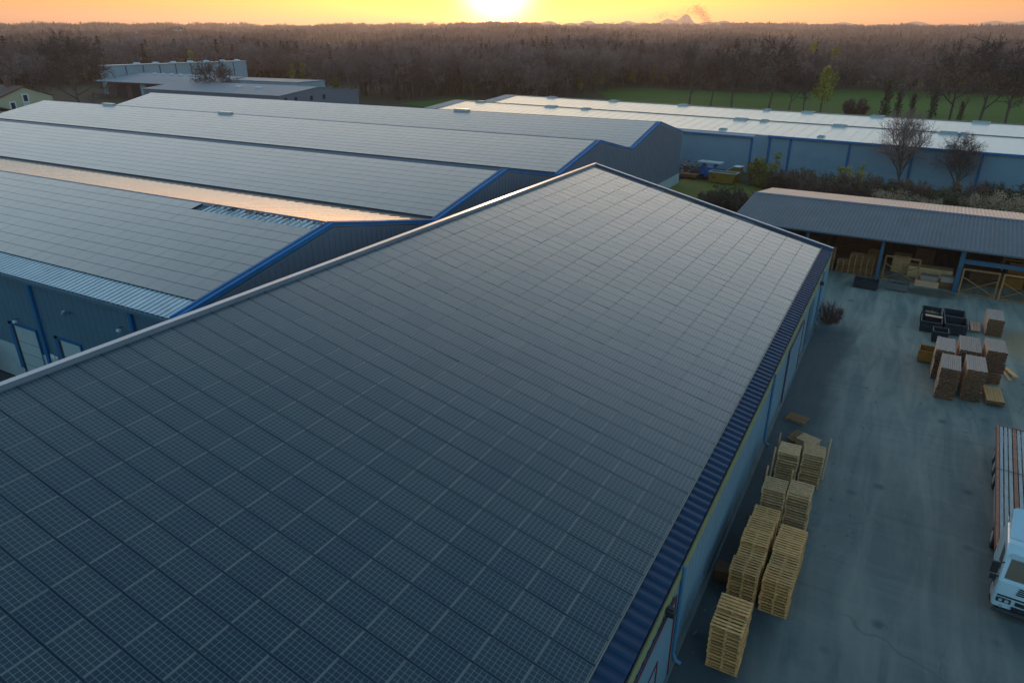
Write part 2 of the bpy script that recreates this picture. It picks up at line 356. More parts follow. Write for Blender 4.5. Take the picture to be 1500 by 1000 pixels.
# ================================================================== SETTING
# ---- ground materials
def yard_material():
    m = bpy.data.materials.new('dusty_asphalt'); nt, bs = nodes_of(m)
    p = coords(nt, 'World'); sp = nt.nodes.new('ShaderNodeSeparateXYZ'); lk(nt, p, sp.inputs[0])
    st = coords(nt, 'World', (1., .14, 1.))
    n1 = noise(nt, p, .11, 6, .6, .6); mr = nt.nodes.new('ShaderNodeMapping'); mr.inputs['Rotation'].default_value = (0, 0, R(38)); mr.inputs['Scale'].default_value = (.10, 1.3, 1); lk(nt, p, mr.inputs['Vector']); n4 = noise(nt, mr.outputs[0], .8, 6, .65, 1.2); n2 = noise(nt, st, .9, 6, .62, .8); n3 = noise(nt, p, 3.5, 6, .7)
    base = ramp(nt, n1, [(.3, (.088, .104, .104)), (.7, (.165, .180, .168))])
    tracks = ramp(nt, n2, [(.40, 0.), (.70, .75)])
    c = mixc(nt, tracks, base, (.245, .235, .20))
    c = mixc(nt, ramp(nt, n4, [(.52, 0.), (.74, .55)]), c, (.21, .225, .20)); c = mixc(nt, ramp(nt, n4, [(.24, .5), (.42, 0.)]), c, (.055, .072, .078))
    # dust drifts in towards the shed, bare dark asphalt stays along the warehouse wall
    dy = math_n(nt, 'ADD', sp.outputs[1], math_n(nt, 'MULTIPLY', math_n(nt, 'SUBTRACT', noise(nt, p, .16, 4), .5), 26))
    dust = ramp(nt, math_n(nt, 'DIVIDE', math_n(nt, 'SUBTRACT', dy, 34), 34), [(0., 0.), (1., .85)])
    c = mixc(nt, dust, c, mixc(nt, ramp(nt, n2, [(.35, 0.), (.65, 1.)]), (.19, .215, .19), (.43, .385, .30)))
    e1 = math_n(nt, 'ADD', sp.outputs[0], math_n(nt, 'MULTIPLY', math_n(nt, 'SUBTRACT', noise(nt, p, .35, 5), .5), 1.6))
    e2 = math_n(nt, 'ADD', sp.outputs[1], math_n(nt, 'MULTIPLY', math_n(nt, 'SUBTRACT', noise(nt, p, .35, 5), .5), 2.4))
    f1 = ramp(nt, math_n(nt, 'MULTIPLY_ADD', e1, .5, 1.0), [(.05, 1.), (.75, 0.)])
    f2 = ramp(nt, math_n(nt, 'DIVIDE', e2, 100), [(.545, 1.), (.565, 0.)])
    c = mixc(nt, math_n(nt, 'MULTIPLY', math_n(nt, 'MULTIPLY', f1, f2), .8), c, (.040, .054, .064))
    # brown damp patch in front of the shed
    vx = math_n(nt, 'POWER', math_n(nt, 'DIVIDE', math_n(nt, 'SUBTRACT', sp.outputs[0], 4.0), 2.6), 2)
    vy = math_n(nt, 'POWER', math_n(nt, 'DIVIDE', math_n(nt, 'SUBTRACT', sp.outputs[1], 68.6), 1.5), 2)
    d = math_n(nt, 'ADD', math_n(nt, 'ADD', vx, vy), math_n(nt, 'MULTIPLY', noise(nt, p, .9, 5), 1.0))
    c = mixc(nt, ramp(nt, math_n(nt, 'MULTIPLY', d, .5), [(.45, .75), (.8, 0.)]), c, (.105, .082, .058))
    vx = math_n(nt, 'POWER', math_n(nt, 'DIVIDE', math_n(nt, 'SUBTRACT', sp.outputs[0], 10.6), 2.9), 2)
    vy = math_n(nt, 'POWER', math_n(nt, 'DIVIDE', math_n(nt, 'SUBTRACT', sp.outputs[1], 58.6), 3.6), 2)
    d = math_n(nt, 'ADD', math_n(nt, 'ADD', vx, vy), math_n(nt, 'MULTIPLY', noise(nt, p, .5, 5), 1.2))
    c = mixc(nt, ramp(nt, math_n(nt, 'MULTIPLY', d, .5), [(.45, .9), (1., 0.)]), c, (.33, .215, .115))
    c = mixc(nt, ramp(nt, n3, [(.62, 0.), (.8, .35)]), c, (.05, .055, .06))
    # dark oil spots and pale specks
    vo = nt.nodes.new('ShaderNodeTexVoronoi'); vo.inputs['Scale'].default_value = .45; lk(nt, p, vo.inputs['Vector'])
    c = mixc(nt, ramp(nt, vo.outputs['Distance'], [(.04, .6), (.16, 0.)]), c, (.035, .042, .05))
    vo2 = nt.nodes.new('ShaderNodeTexVoronoi'); vo2.inputs['Scale'].default_value = .8; lk(nt, p, vo2.inputs['Vector'])
    c = mixc(nt, ramp(nt, vo2.outputs['Distance'], [(.02, .5), (.06, 0.)]), c, (.3, .3, .28))
    ve = nt.nodes.new('ShaderNodeTexVoronoi'); ve.feature = 'DISTANCE_TO_EDGE'; ve.inputs['Scale'].default_value = .16; vd = nt.nodes.new('ShaderNodeVectorMath'); lk(nt, p, vd.inputs[0])
    nz = nt.nodes.new('ShaderNodeTexNoise'); nz.inputs['Scale'].default_value = .6; lk(nt, p, nz.inputs['Vector']); vs_ = nt.nodes.new('ShaderNodeVectorMath'); vs_.operation = 'SCALE'; vs_.inputs['Scale'].default_value = 1.1; lk(nt, nz.outputs['Color'], vs_.inputs[0]); lk(nt, vs_.outputs[0], vd.inputs[1])
    lk(nt, vd.outputs[0], ve.inputs['Vector']); crack = ramp(nt, ve.outputs['Distance'], [(.0, .38), (.008, 0.)])
    c = mixc(nt, math_n(nt, 'MULTIPLY', crack, ramp(nt, noise(nt, p, .12, 3), [(.45, 0.), (.6, 1.)])), c, (.03, .036, .04))
    lk(nt, c, bs.inputs['Base Color'])
    bs.inputs['Roughness'].default_value = .78; bs.inputs['Specular IOR Level'].default_value = .35
    b = nt.nodes.new('ShaderNodeBump'); b.inputs['Strength'].default_value = .25; b.inputs['Distance'].default_value = .03
    lk(nt, math_n(nt, 'ADD', noise(nt, p, 9, 6, .7), math_n(nt, 'MULTIPLY', n2, .6)), b.inputs['Height']); lk(nt, b.outputs[0], bs.inputs['Normal'])
    return m
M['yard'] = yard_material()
def grass_material(name, a, b, c3, s1, s2):
    m = bpy.data.materials.new(name); nt, bs = nodes_of(m); p = coords(nt, 'World')
    c = ramp(nt, noise(nt, p, s1, 6, .6), [(.3, a), (.7, b)])
    c = mixc(nt, ramp(nt, noise(nt, p, s2, 6, .65), [(.48, 0.), (.72, .75)]), c, c3)
    lk(nt, c, bs.inputs['Base Color']); bs.inputs['Roughness'].default_value = .95; bs.inputs['Specular IOR Level'].default_value = .15
    bp = nt.nodes.new('ShaderNodeBump'); bp.inputs['Strength'].default_value = .5; bp.inputs['Distance'].default_value = .15
    lk(nt, noise(nt, p, 4., 6, .7), bp.inputs['Height']); lk(nt, bp.outputs[0], bs.inputs['Normal'])
    return m
M['terrain'] = grass_material('woodland_floor', (.060, .050, .030), (.085, .070, .040), (.045, .055, .022), .012, .05)
M['field'] = grass_material('green_meadow', (.034, .100, .008), (.055, .135, .012), (.085, .105, .024), .018, .05)
M['lawn'] = grass_material('dull_lawn', (.155, .16, .03), (.21, .175, .045), (.23, .14, .06), .12, .3)
M['verge_earth'] = grass_material('scrubby_earth', (.060, .050, .035), (.085, .07, .045), (.05, .06, .025), .15, .4)
M['hill'] = mat('distant_wooded_hill', (.05, .05, .05), .95, 0, .3, .004)

def ground_h(x, y):
    """height of the land: level around the works, a shallow dip, then a long rise to the wooded skyline"""
    r = math.hypot(x, y)
    if r < 640: return 0.
    a = math.atan2(x, y)
    k = 1.0 - .38 * abs(math.sin((a + .50) * 1.1)) ** .8
    t = max(0., min(1., (r - 640) / 2960.)); h = 58. * k * t ** 1.25
    und = 5.5 * math.sin(x * .0041 + 1.3) * math.sin(y * .0033 + .4) + 3. * math.sin(x * .0092 + y * .006)
    h += und * max(0., min(1., (r - 700) / 900.))
    if r > 3700: h -= (r - 3700) * .012
    return h
mb = MB(); rings = [0.] + [30 * 1.13 ** i for i in range(47)]; rings.append(8850.)
NA = 144
for i, r in enumerate(rings):
    for j in range(NA):
        a = 2 * PI * j / NA; x, y = r * math.sin(a), r * math.cos(a)
        mb.v.append((x, y, ground_h(x, y) - .06))
for i in range(len(rings) - 1):
    for j in range(NA):
        mb.f.append((i * NA + j, i * NA + (j + 1) % NA, (i + 1) * NA + (j + 1) % NA, (i + 1) * NA + j)); mb.m.append(0)
g = mb.build('terrain', ['terrain'], smooth=True); g['kind'] = 'structure'; g['label'] = 'brown woodland floor rolling out to the wooded skyline'
def sheet(name, pts, z, m, label):
    mb = MB(); mb.add([(x, y, z) for x, y in pts], [tuple(range(len(pts)))]); o = mb.build(name, [m]); o['kind'] = 'structure'; o['label'] = label; return o
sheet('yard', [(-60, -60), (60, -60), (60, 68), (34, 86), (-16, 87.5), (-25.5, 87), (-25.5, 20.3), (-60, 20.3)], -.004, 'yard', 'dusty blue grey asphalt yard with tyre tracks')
sheet('lawn', [(-30.6, 87.2), (-14, 87.6), (-14, 106), (-23, 112), (-30.6, 112)], -.012, 'lawn', 'dull olive lawn behind the solar roofed warehouse')
sheet('earth', [(-62, 112.05), (-23, 112.05), (-13.9, 106.05), (-13.9, 87.65), (34, 86.1), (62, 80), (70, 112), (-10, 123), (-62, 126)], -.02, 'verge_earth', 'scrubby brown earth between shed and white warehouse')
sheet('meadow', [(-74, 205), (-40, 196), (30, 185), (120, 178), (150, 260), (140, 322), (20, 338), (-22, 352), (-60, 300), (-110, 312), (-122, 290)], .05, 'field', 'bright green meadow beyond the white warehouse')
sheet('meadow', [(-152, 196), (-126, 186), (-118, 215), (-146, 226)], .05, 'field', 'small patch of green meadow between bare trees')
CLEARINGS = [(-61., -52.8, 560, 900, 'narrow green meadow behind the blue grey factory'), (-13.5, -8.2, 1560, 1960, 'far strip of green meadow below the smoke'), (-2., 7.5, 1250, 1480, 'dull clearing deep in the wood at the right'),
             (-44.5, -37., 1120, 1400, 'dull clearing in the hazy wood left of the sun'), (-24., -17., 820, 960, 'dim clearing in the wood right of the sun')]
for a0, a1, r0, r1, lab in CLEARINGS:
    mb = MB(); na, nr = 12, 8; ph = a0
    for i in range(na + 1):
        for j in range(nr + 1):
            a = R(a0 + (a1 - a0) * i / na); w_ = 1 - .8 * abs(2 * i / na - 1) ** 3; q = (r0 + r1) / 2 + (r1 - r0) * (j / nr - .5) * w_ + 12 * math.sin(i * 1.7 + ph)
            x, y = q * math.sin(a), q * math.cos(a); mb.v.append((x, y, ground_h(x, y) + .9))
    for i in range(na):
        for j in range(nr): mb.f.append((i * (nr + 1) + j, (i + 1) * (nr + 1) + j, (i + 1) * (nr + 1) + j + 1, i * (nr + 1) + j + 1)); mb.m.append(0)
    o = mb.build('meadow', ['field' if 'green' in lab else 'lawn']); o['kind'] = 'structure'; o['label'] = lab

# ---- far hills along the horizon, real ridges 6 km out
def hill_ridge(name, a0, a1, r, prof, depth, label):
    mb = MB(); n = len(prof)
    for i, h in enumerate(prof):
        a = R(a0 + (a1 - a0) * i / (n - 1)); s, c = math.sin(a), math.cos(a)
        for rr, hh in ((r - depth, -20), (r - depth * .35, h * .62), (r, h), (r + depth * .6, h * .4), (r + depth, -20)):
            mb.v.append((s * rr, c * rr, hh))
    for i in range(n - 1):
        for k in range(4): mb.f.append((i * 5 + k, i * 5 + k + 1, i * 5 + 6 + k, i * 5 + 5 + k)); mb.m.append(0)
    o = mb.build(name, ['hill'], smooth=True); o['kind'] = 'structure'; o['label'] = label
rr = random.Random(3)
def profile(n, lo, hi, peaks):
    out = []
    for i in range(n):
        t = i / (n - 1); h = lo + (hi - lo) * (.5 + .28 * math.sin(t * 37) + .22 * math.sin(t * 83 + 1.)) + rr.uniform(-1.5, 1.5)
        for p, ww, ph in peaks: h += ph * math.exp(-((t - p) / ww) ** 2)
        out.append(h)
    return out
hill_ridge('hills', -30.5, -12, 6800, profile(90, 112, 146, [(.77, .026, 62), (.70, .04, 18)]), 900, 'hazy ridge with a single peak under the smoke')
hill_ridge('hills', -12.2, 16, 7400, profile(110, 102, 140, [(.62, .04, 24), (.9, .06, 20)]), 900, 'low hazy ridge on the horizon at the right')

# ================================================================== TREES
def rvec(rg): return Vector((rg.gauss(0, 1), rg.gauss(0, 1), rg.gauss(0, 1))).normalized()
def bare_tree(seed, H, spread, nl=(8, 6, 6, 5), tw=.05, trunk_f=.26, upright=.5, tubes=False):
    """trunk with limbs (first mesh) and the twig crown (second mesh)"""
    rg = random.Random(seed); T = MB(); Cw = MB()
    def grow(p, d, L, r, lev):
        n = 3 if lev < 2 else 2
        pts = [p]; q = p
        for k in range(n):
            d = (d + rvec(rg) * (.10 if lev == 0 else .22) + Vector((0, 0, .10 * upright))).normalized(); q = q + d * (L / n); pts.append(q)
        rr_ = [r * (1 - .62 * i / n) for i in range(n + 1)]
        if lev <= 2: T.tube(pts, rr_, (7, 5, 4)[lev], 0, cap=False)
        else:
            a = (pts[-1] - pts[0]).cross(rvec(rg)).normalized() * tw * (1. if lev == 3 else .75)
            Cw.add([pts[0] - a, pts[0] + a, pts[-1] + a * .4, pts[-1] - a * .4], [(0, 1, 2, 3)])
        if lev >= len(nl): return
        m = nl[lev]
        for k in range(m):
            t = (trunk_f + (1 - trunk_f) * (k + .6) / m) if lev == 0 else (.25 + .75 * (k + rg.random()) / m)
            t = min(t, 1.); i = min(int(t * n), n - 1); f = t * n - i; pp = pts[i].lerp(pts[i + 1], f)
            ax = d.cross(rvec(rg)).normalized(); ang = R(rg.uniform(28, 62)) * (spread if lev == 0 else 1.)
            dd = (d * math.cos(ang) + ax * math.sin(ang)).normalized()
            if lev == 0:
                az = 2 * PI * (k * .382 + rg.random() * .12); e = R(rg.uniform(22, 55)) / max(.6, spread)
                dd = Vector((math.cos(az) * math.cos(e), math.sin(az) * math.cos(e), math.sin(e) + upright * .35)).normalized()
            LL = L * ((.62 - .28 * t) if lev == 0 else rg.uniform(.42, .62))
            if lev == 0: LL *= (.8 + .4 * spread)
            grow(pp, dd, LL, max(rr_[i] * .55, .012), lev + 1)
    grow(Vector((0, 0, -.15)), Vector((rg.uniform(-.06, .06), rg.uniform(-.06, .06), 1)).normalized(), H * .82, H * .021, 0)
    return T, Cw
def leaf_cloud(mb, rg, c, rad, n, size, m=0, flat=1.):
    for _ in range(n):
        d = rvec(rg) * rad * (rg.random() ** .45); p = Vector(c) + Vector((d.x, d.y, d.z * flat))
        if p.z < .05: p.z = .05 + rg.random() * .2
        a = rvec(rg) * size * rg.uniform(.5, 1.2); b = a.cross(rvec(rg)).normalized() * size * rg.uniform(.4, .9)
        mb.add([p - a, p + b, p + a, p - b], [(0, 1, 2, 3)], m)
def leafy_tree(seed, H, wdt, size, n, col=False):
    rg = random.Random(seed); T = MB(); Cw = MB()
    T.tube([(0, 0, -.1), (.1, 0, H * .4), (0, .1, H * .85)], [H * .022, H * .015, .03], 6)
    for k in range(14):
        z = H * rg.uniform(.18 if col else .3, .95); rad = wdt * (1.05 - .75 * abs(z / H - .4)) * rg.uniform(.35, .6)
        a = rg.uniform(0, 2 * PI); o = wdt * rg.uniform(.1, .65) * (1.15 - z / H)
        c = (o * math.cos(a), o * math.sin(a), z)
        T.tube([(0, 0, z * .75), c], [.06, .02], 4); leaf_cloud(Cw, rg, c, rad, n // 14, size, 0, 1.15)
    return T, Cw
def ivy_tree(seed, H):
    rg = random.Random(seed); T, Cw = bare_tree(seed, H, .8, (6, 4, 4, 3), .05); I = MB()
    for k in range(16):
        z = H * .62 * k / 15; rad = (1.6 - .9 * k / 15) * H / 14
        leaf_cloud(I, rg, (rg.uniform(-.5, .5), rg.uniform(-.5, .5), z + .4), rad, 55, .26, 0, 1.3)
    return T, Cw, I
def shrub(seed, H, wd, n, size, stems=9, twiggy=False):
    rg = random.Random(seed); T = MB(); Cw = MB(); tips = []
    for k in range(stems):
        a = rg.uniform(0, 2 * PI); r0 = wd * .55 * math.sqrt(rg.random()); b0 = Vector((math.cos(a) * r0, math.sin(a) * r0, -.05))
        hh = H * (1.05 - .55 * (r0 / wd) ** 1.5) * rg.uniform(.65, 1.05)
        q = b0 + Vector((math.cos(a) * wd * rg.uniform(.05, .5), math.sin(a) * wd * rg.uniform(.05, .5), hh)); md = b0.lerp(q, .5) + rvec(rg) * .1
        T.tube([b0, md, q], [.045, .03, .01], 4); tips.append((b0, md, q))
    for b0, md, q in tips:
        if twiggy:
            for _ in range(n // stems):
                t = rg.uniform(.05, 1.); p = (b0.lerp(md, t * 2) if t < .5 else md.lerp(q, t * 2 - 1)) + rvec(rg) * .12
                d = (rvec(rg) + Vector((0, 0, .8)) + Vector((q.x - b0.x, q.y - b0.y, 0)) * .6).normalized() * rg.uniform(.25, .7) * wd * .42
                s_ = d.cross(rvec(rg)).normalized() * size; Cw.add([p - s_, p + s_, p + d + s_ * .3, p + d - s_ * .3], [(0, 1, 2, 3)])
        else:
            for t, rd in ((.95, .26), (.62, .34), (.25, .34)):
                leaf_cloud(Cw, rg, b0.lerp(q, t) + rvec(rg) * .1, wd * rd * rg.uniform(.7, 1.2), n // stems // 3, size, 0, .9)
    return T, Cw
PROTO = {}
def protos():
    def reg(key, T, Cw, crown_m, extra=None, trunk_m='bark'):
        PROTO[key] = (T.mesh(key + '_trunk', [trunk_m], smooth=True), Cw.mesh(key + '_crown', [crown_m]), extra)
    for i in range(4):
        T, Cw = bare_tree(11 + i, 15., 1. + .15 * (i % 2), (8, 6, 6, 5), .085, .22 + .05 * i)
        reg('bare%d' % i, T, Cw, 'twig')
    for i in range(4):
        T, Cw = bare_tree(11 + i, 15., 1. + .15 * (i % 2), (8, 6, 6, 5), .085, .22 + .05 * i)
        reg('row%d' % i, T, Cw, 'twig_dark')
    T, Cw = bare_tree(41, 11., 1.25, (13, 8, 7, 6), .055, .12, .35); reg('spreading', T, Cw, 'twig_dark')
    T, Cw = bare_tree(57, 9.5, .85, (15, 8, 7, 6), .022, .14, 1.3); reg('near', T, Cw, 'twig')
    for i in range(2):
        T, Cw = leafy_tree(70 + i, 11., 3.4, .32, 1500); reg('spring%d' % i, T, Cw, 'leaf_new')
    T, Cw = leafy_tree(75, 10., 2.3, .30, 1400, True); reg('green', T, Cw, 'leaf_shrub')
    for i in range(2):
        T, Cw, I = ivy_tree(80 + i, 14.); reg('ivy%d' % i, T, Cw, 'twig', I.mesh('ivy_leaves', ['ivy']))
    rg = random.Random(5); T = MB(); Cw = MB(); T.tube([(0, 0, -.1), (0, 0, 15.)], [.28, .04], 6)
    for k in range(26):
        z = 2 + 13 * k / 26; leaf_cloud(Cw, rg, (0, 0, z), 3.2 * (1.05 - z / 15.5), 60, .35, 0, .35)
    reg('conifer', T, Cw, 'evergreen')
    for i in range(2):
        T, Cw = shrub(90 + i, 2.4, 2.3, 2600, .035, 26, True); reg('bareshrub%d' % i, T, Cw, 'leaf_brown')
        T, Cw = shrub(95 + i, 2.4, 2.1, 2800, .11, 18); reg('shrub%d' % i, T, Cw, 'leaf_shrub')
    T, Cw = shrub(99, 2.2, 2.2, 3000, .075, 20); reg('blossom', T, Cw, 'blossom')
    T, Cw = shrub(100, 3.0, 1.9, 1900, .12, 11); reg('yellowshrub', T, Cw, 'leaf_new')
    T, Cw = shrub(101, 1.35, 1.1, 1500, .014, 26, True); reg('redshrub', T, Cw, 'twig_red', None, 'twig_red')
protos()
def plant(key, name, label, cat, x, y, s=1., group=None, rz=None, sxy=None):
    t = thing(name, label, cat, (x, y, ground_h(x, y) - .02), random.uniform(0, 6.28) if rz is None else rz, group)
    a, b, e = PROTO[key]; s3 = (sxy or s, sxy or s, s)
    link('trunk' if cat == 'tree' else 'stems', a, t, scale=s3); link('crown' if cat == 'tree' else 'foliage', b, t, scale=s3)
    if e: link('ivy', e, t, scale=s3)
    return t
# --- trees that can be told apart
plant('near', 'bare_tree', 'large bare tree standing in front of the blue wall of the white roofed warehouse', 'tree', -.6, 116.2, .98)
plant('near', 'bare_tree', 'smaller bare tree beside the large one before the blue warehouse wall', 'tree', 6.6, 117.0, .74)
plant('spreading', 'bare_tree', 'dark wide bare tree between the cream house and the factory', 'tree', -234, 138, 1.62)
plant('spreading', 'bare_tree', 'bare tree in front of the long roof of the blue grey factory', 'tree', -196, 160, 1.05)
plant('bare1', 'bare_tree', 'tall dark bare tree behind the cream house at the edge of the photo', 'tree', -292, 150, 1.15)
plant('bare2', 'bare_tree', 'dark bare tree above the red roof of the cream house', 'tree', -300, 176, 1.1)
row = [('row0', -65.5, 236, 1.1, 'tall bare tree leftmost of the row along the green meadow'), ('row3', -58.4, 235, .95, 'bare tree second from the left in the row along the meadow'),
       ('row1', -52, 236, 1.12, 'bare tree third from the left in the row along the meadow'), ('row2', -40.2, 233, 1.15, 'bare tree with low ivy standing alone against the green meadow'),
       ('row0', -34, 231, .8, 'thin pale bare tree beside the yellow green one'), ('row3', -30, 232, .72, 'short bare tree hugging the yellow green one on the meadow edge'),
       ('spring1', -25.2, 231, 1.15, 'yellow green leafing tree in front of the green meadow'), ('bareshrub0', -15.8, 229, 1.9, 'low bare thicket alone in front of the green meadow'),
       ('ivy0', -8.2, 225, 1.05, 'thick dark ivy covered tree in front of the meadow'), ('ivy1', -5.2, 225, .8, 'ivy covered tree right of the thickest ivy covered one'),
       ('ivy0', -1.8, 224, .7, 'short dark ivy covered tree in the meadow row'), ('ivy1', 3.0, 224, .82, 'slim ivy clad tree leaning in the meadow row'),
       ('row1', 7.4, 226, 1.1, 'tall bare tree with wide low branches before the meadow'), ('ivy1', 9.6, 222, .55, 'small ivy stump beside the tall wide branched bare tree'),
       ('row0', 13.6, 216, 1.2, 'tallest bare tree at the right end of the green meadow'), ('row2', 18.8, 212, 1.05, 'bare tree right of the tallest one by the meadow'),
       ('row3', 24.5, 211, .9, 'brownish bare tree near the right end of the meadow row')]
for k, x, y, s, lab in row:
    plant(k, 'meadow_tree' if 'shrub' not in k else 'thicket', lab, 'tree' if 'shrub' not in k else 'shrub', x, y, s, 'trees along the meadow edge')
for k, x, y, s, lab in [('spring0', -131, 246, 1.0, 'rounded yellow green tree leftmost of the spring trees behind the white roof'), ('spring1', -123, 252, 1.25, 'taller yellow green tree behind the white roof'),
                        ('spring0', -143, 252, .8, 'small yellowish tree in the shade of the wood behind the white roof'), ('conifer', -155, 200, .5, 'small dark conifer beside the patch of meadow'),
                        ('spring0', -206, 268, 1.1, 'yellow green tree at the far end of the grey gabled hall'), ('spring1', -60, 460, 1.6, 'bright yellow green tree rising from the far wood above the meadow'),
                        ('spring0', -48, 466, 1.5, 'yellow green tree right of the bright one in the far wood')]:
    plant(k, 'spring_tree' if 'spring' in k else 'conifer', lab, 'tree', x, y, s)
# --- shrubs behind the shed
sh = [('shrub0', -19.5, 92.0, 1.15, 'dark green shrub behind the far corner of the solar roof'), ('bareshrub0', -16.5, 91.2, 1.05, 'brown bare shrub against the end of the shed roof'),
      ('yellowshrub', -18.3, 110.5, 1.45, 'tall yellowish shrub next to the yellow skip'), ('bareshrub1', -15.8, 108, 1.1, 'reddish brown shrub between yellow skip and shed'),
      ('shrub1', -21.5, 95, .8, 'low olive shrub on the lawn edge'), ('bareshrub0', -13, 106.5, 1.1, 'dark bare shrub below the first blue post of the wall'),
      ('shrub0', -9.5, 107.5, 1.05, 'green shrub below the second blue post of the wall'), ('yellowshrub', -6.4, 112, 1.05, 'thin yellowish shrub close to the blue wall'),
      ('bareshrub1', -5.5, 106.5, 1.15, 'broad brown bare shrub behind the middle of the shed'), ('shrub1', -2.6, 109.5, .95, 'dark green shrub left of the large bare tree trunk'),
      ('blossom', -1.4, 103, .92, 'pale beige shrub just over the shed ridge, left one'), ('bareshrub0', 1.2, 108, 1.05, 'dark shrub at the foot of the large bare tree'),
      ('blossom', 3.2, 102, .8, 'pale beige shrub just over the shed ridge, middle one'), ('shrub0', 5.2, 106.5, .9, 'green shrub between the two bare trees'),
      ('bareshrub1', 7.4, 110, 1., 'bare shrub at the foot of the smaller bare tree'), ('blossom', 8.4, 106, .85, 'whitish blossoming shrub left of the broad pale thicket'),
      ('blossom', 10.2, 103, 1.15, 'broad pale thicket over the shed ridge near the edge of the photo'), ('blossom', 13, 104, 1.2, 'pale blossoming shrub at the right edge over the shed ridge'),
      ('shrub1', 12.2, 109.5, 1.05, 'green shrub behind the broad pale thicket'), ('bareshrub0', 15, 110, 1.2, 'brown bare shrub at the right edge below the blue wall'),
      ('yellowshrub', 16.5, 107, 1., 'yellowish brown shrub rightmost behind the shed'), ('bareshrub1', -11, 102, 1., 'low dark bramble shrub behind the shed roof, near its left end')]
sh += [('bareshrub0', -8.2, 103.5, 1.0, 'flat dark bramble right of the low bramble by the shed roof'), ('shrub1', -.2, 112.5, .8, 'small green shrub against the wall behind the large bare tree'),
       ('bareshrub1', 10.5, 113, .9, 'dark shrub against the blue wall right of the smaller bare tree'), ('shrub0', -13.5, 112, .9, 'green shrub against the wall beside the tall yellowish one'),
       ('bareshrub1', -21.6, 90.4, .9, 'dry brown shrub on the lawn right behind the roof edge')]
for k, x, y, s, lab in sh: plant(k, 'shrub', lab, 'shrub', x, y, s * (1.22 if x > -15 else 1.05), 'shrubs between the shed and the blue wall')
plant('redshrub', 'red_shrub', 'reddish bare shrub at the far corner of the solar roofed warehouse', 'shrub', -2.95, 56.9, 1.15, sxy=1.05)

# --- woods: the nearest trees one by one, the rest as one mass
def clear_of_trees(x, y):
    if y < 185 and x > -330: return True
    if -140 < x < 160 and y < 340 and y > 150:        # meadow and its surroundings
        if x > -112: 
            lim = 312 if x < -60 else (300 + (x + 60) * 1.4 if x < -22 else (352 - (x + 22) * .33 if x < 20 else 338 - (x - 20) * .14))
            if y < lim: return True
    if -330 < x < -128 and y < (262 if x < -205 else 205): return True
    if -156 < x < -114 and 180 < y < 232: return True
    # narrow meadow behind the factory
    u = (x + 520) * .78 + (y - 350) * .62; v = -(x + 520) * .62 + (y - 350) * .78
    a = math.degrees(math.atan2(x, y)); q = math.hypot(x, y)
    for a0, a1, r0, r1, lab in CLEARINGS:
        if a0 < a < a1 and r0 - (90 if r0 > 1000 else 30) < q < r1: return True
    return False
cand = []; rg = random.Random(21)
r = 190.
while r < 3650:
    sp = 6.2 + max(0, r - 350) * .0042
    n = int(R(104) * r / sp)
    for k in range(n):
        a = R(-81) + R(104) * (k + rg.uniform(-.45, .45)) / n; q = r + rg.uniform(-.45, .45) * sp
        x, y = q * math.sin(a), q * math.cos(a)
        if clear_of_trees(x, y): continue
        if rg.random() < .12: continue
        if q > 700 and (math.sin(x * .006 + 2) * math.sin(y * .0047) > .93): continue
        cand.append((q, x, y))
    r += sp * (.9 if r < 900 else 1.25)
cand.sort()
vis = [c for c in cand if (lambda f: f and -20 < f[0] < 1520)(frame_pos((c[1], c[2], 8)))]
single = set(vis[:225])
for q, x, y in vis[:225]:
    kk = rg.random(); key = 'bare%d' % rg.randrange(4)
    where = 'left' if x < -330 else 'behind the factory' if x < -210 else 'behind the white roof' if x < -75 else 'meadow'
    lab = {'left': 'bare brown tree in the wood behind the cream house', 'behind the factory': 'bare brown tree in the wood behind the factory and hall',
           'behind the white roof': 'bare brown tree in the wood directly below the setting sun', 'meadow': 'bare brown tree in the wood on the far side of the meadow'}[where]
    if kk < .05: key = 'ivy%d' % rg.randrange(2); lab = lab.replace('bare brown', 'ivy clad')
    elif kk < .09: key = 'spring%d' % rg.randrange(2); lab = lab.replace('bare brown', 'yellow green')
    plant(key, 'woodland_tree', lab, 'tree', x, y, rg.uniform(.55, .98), lab.replace('tree', 'trees'))

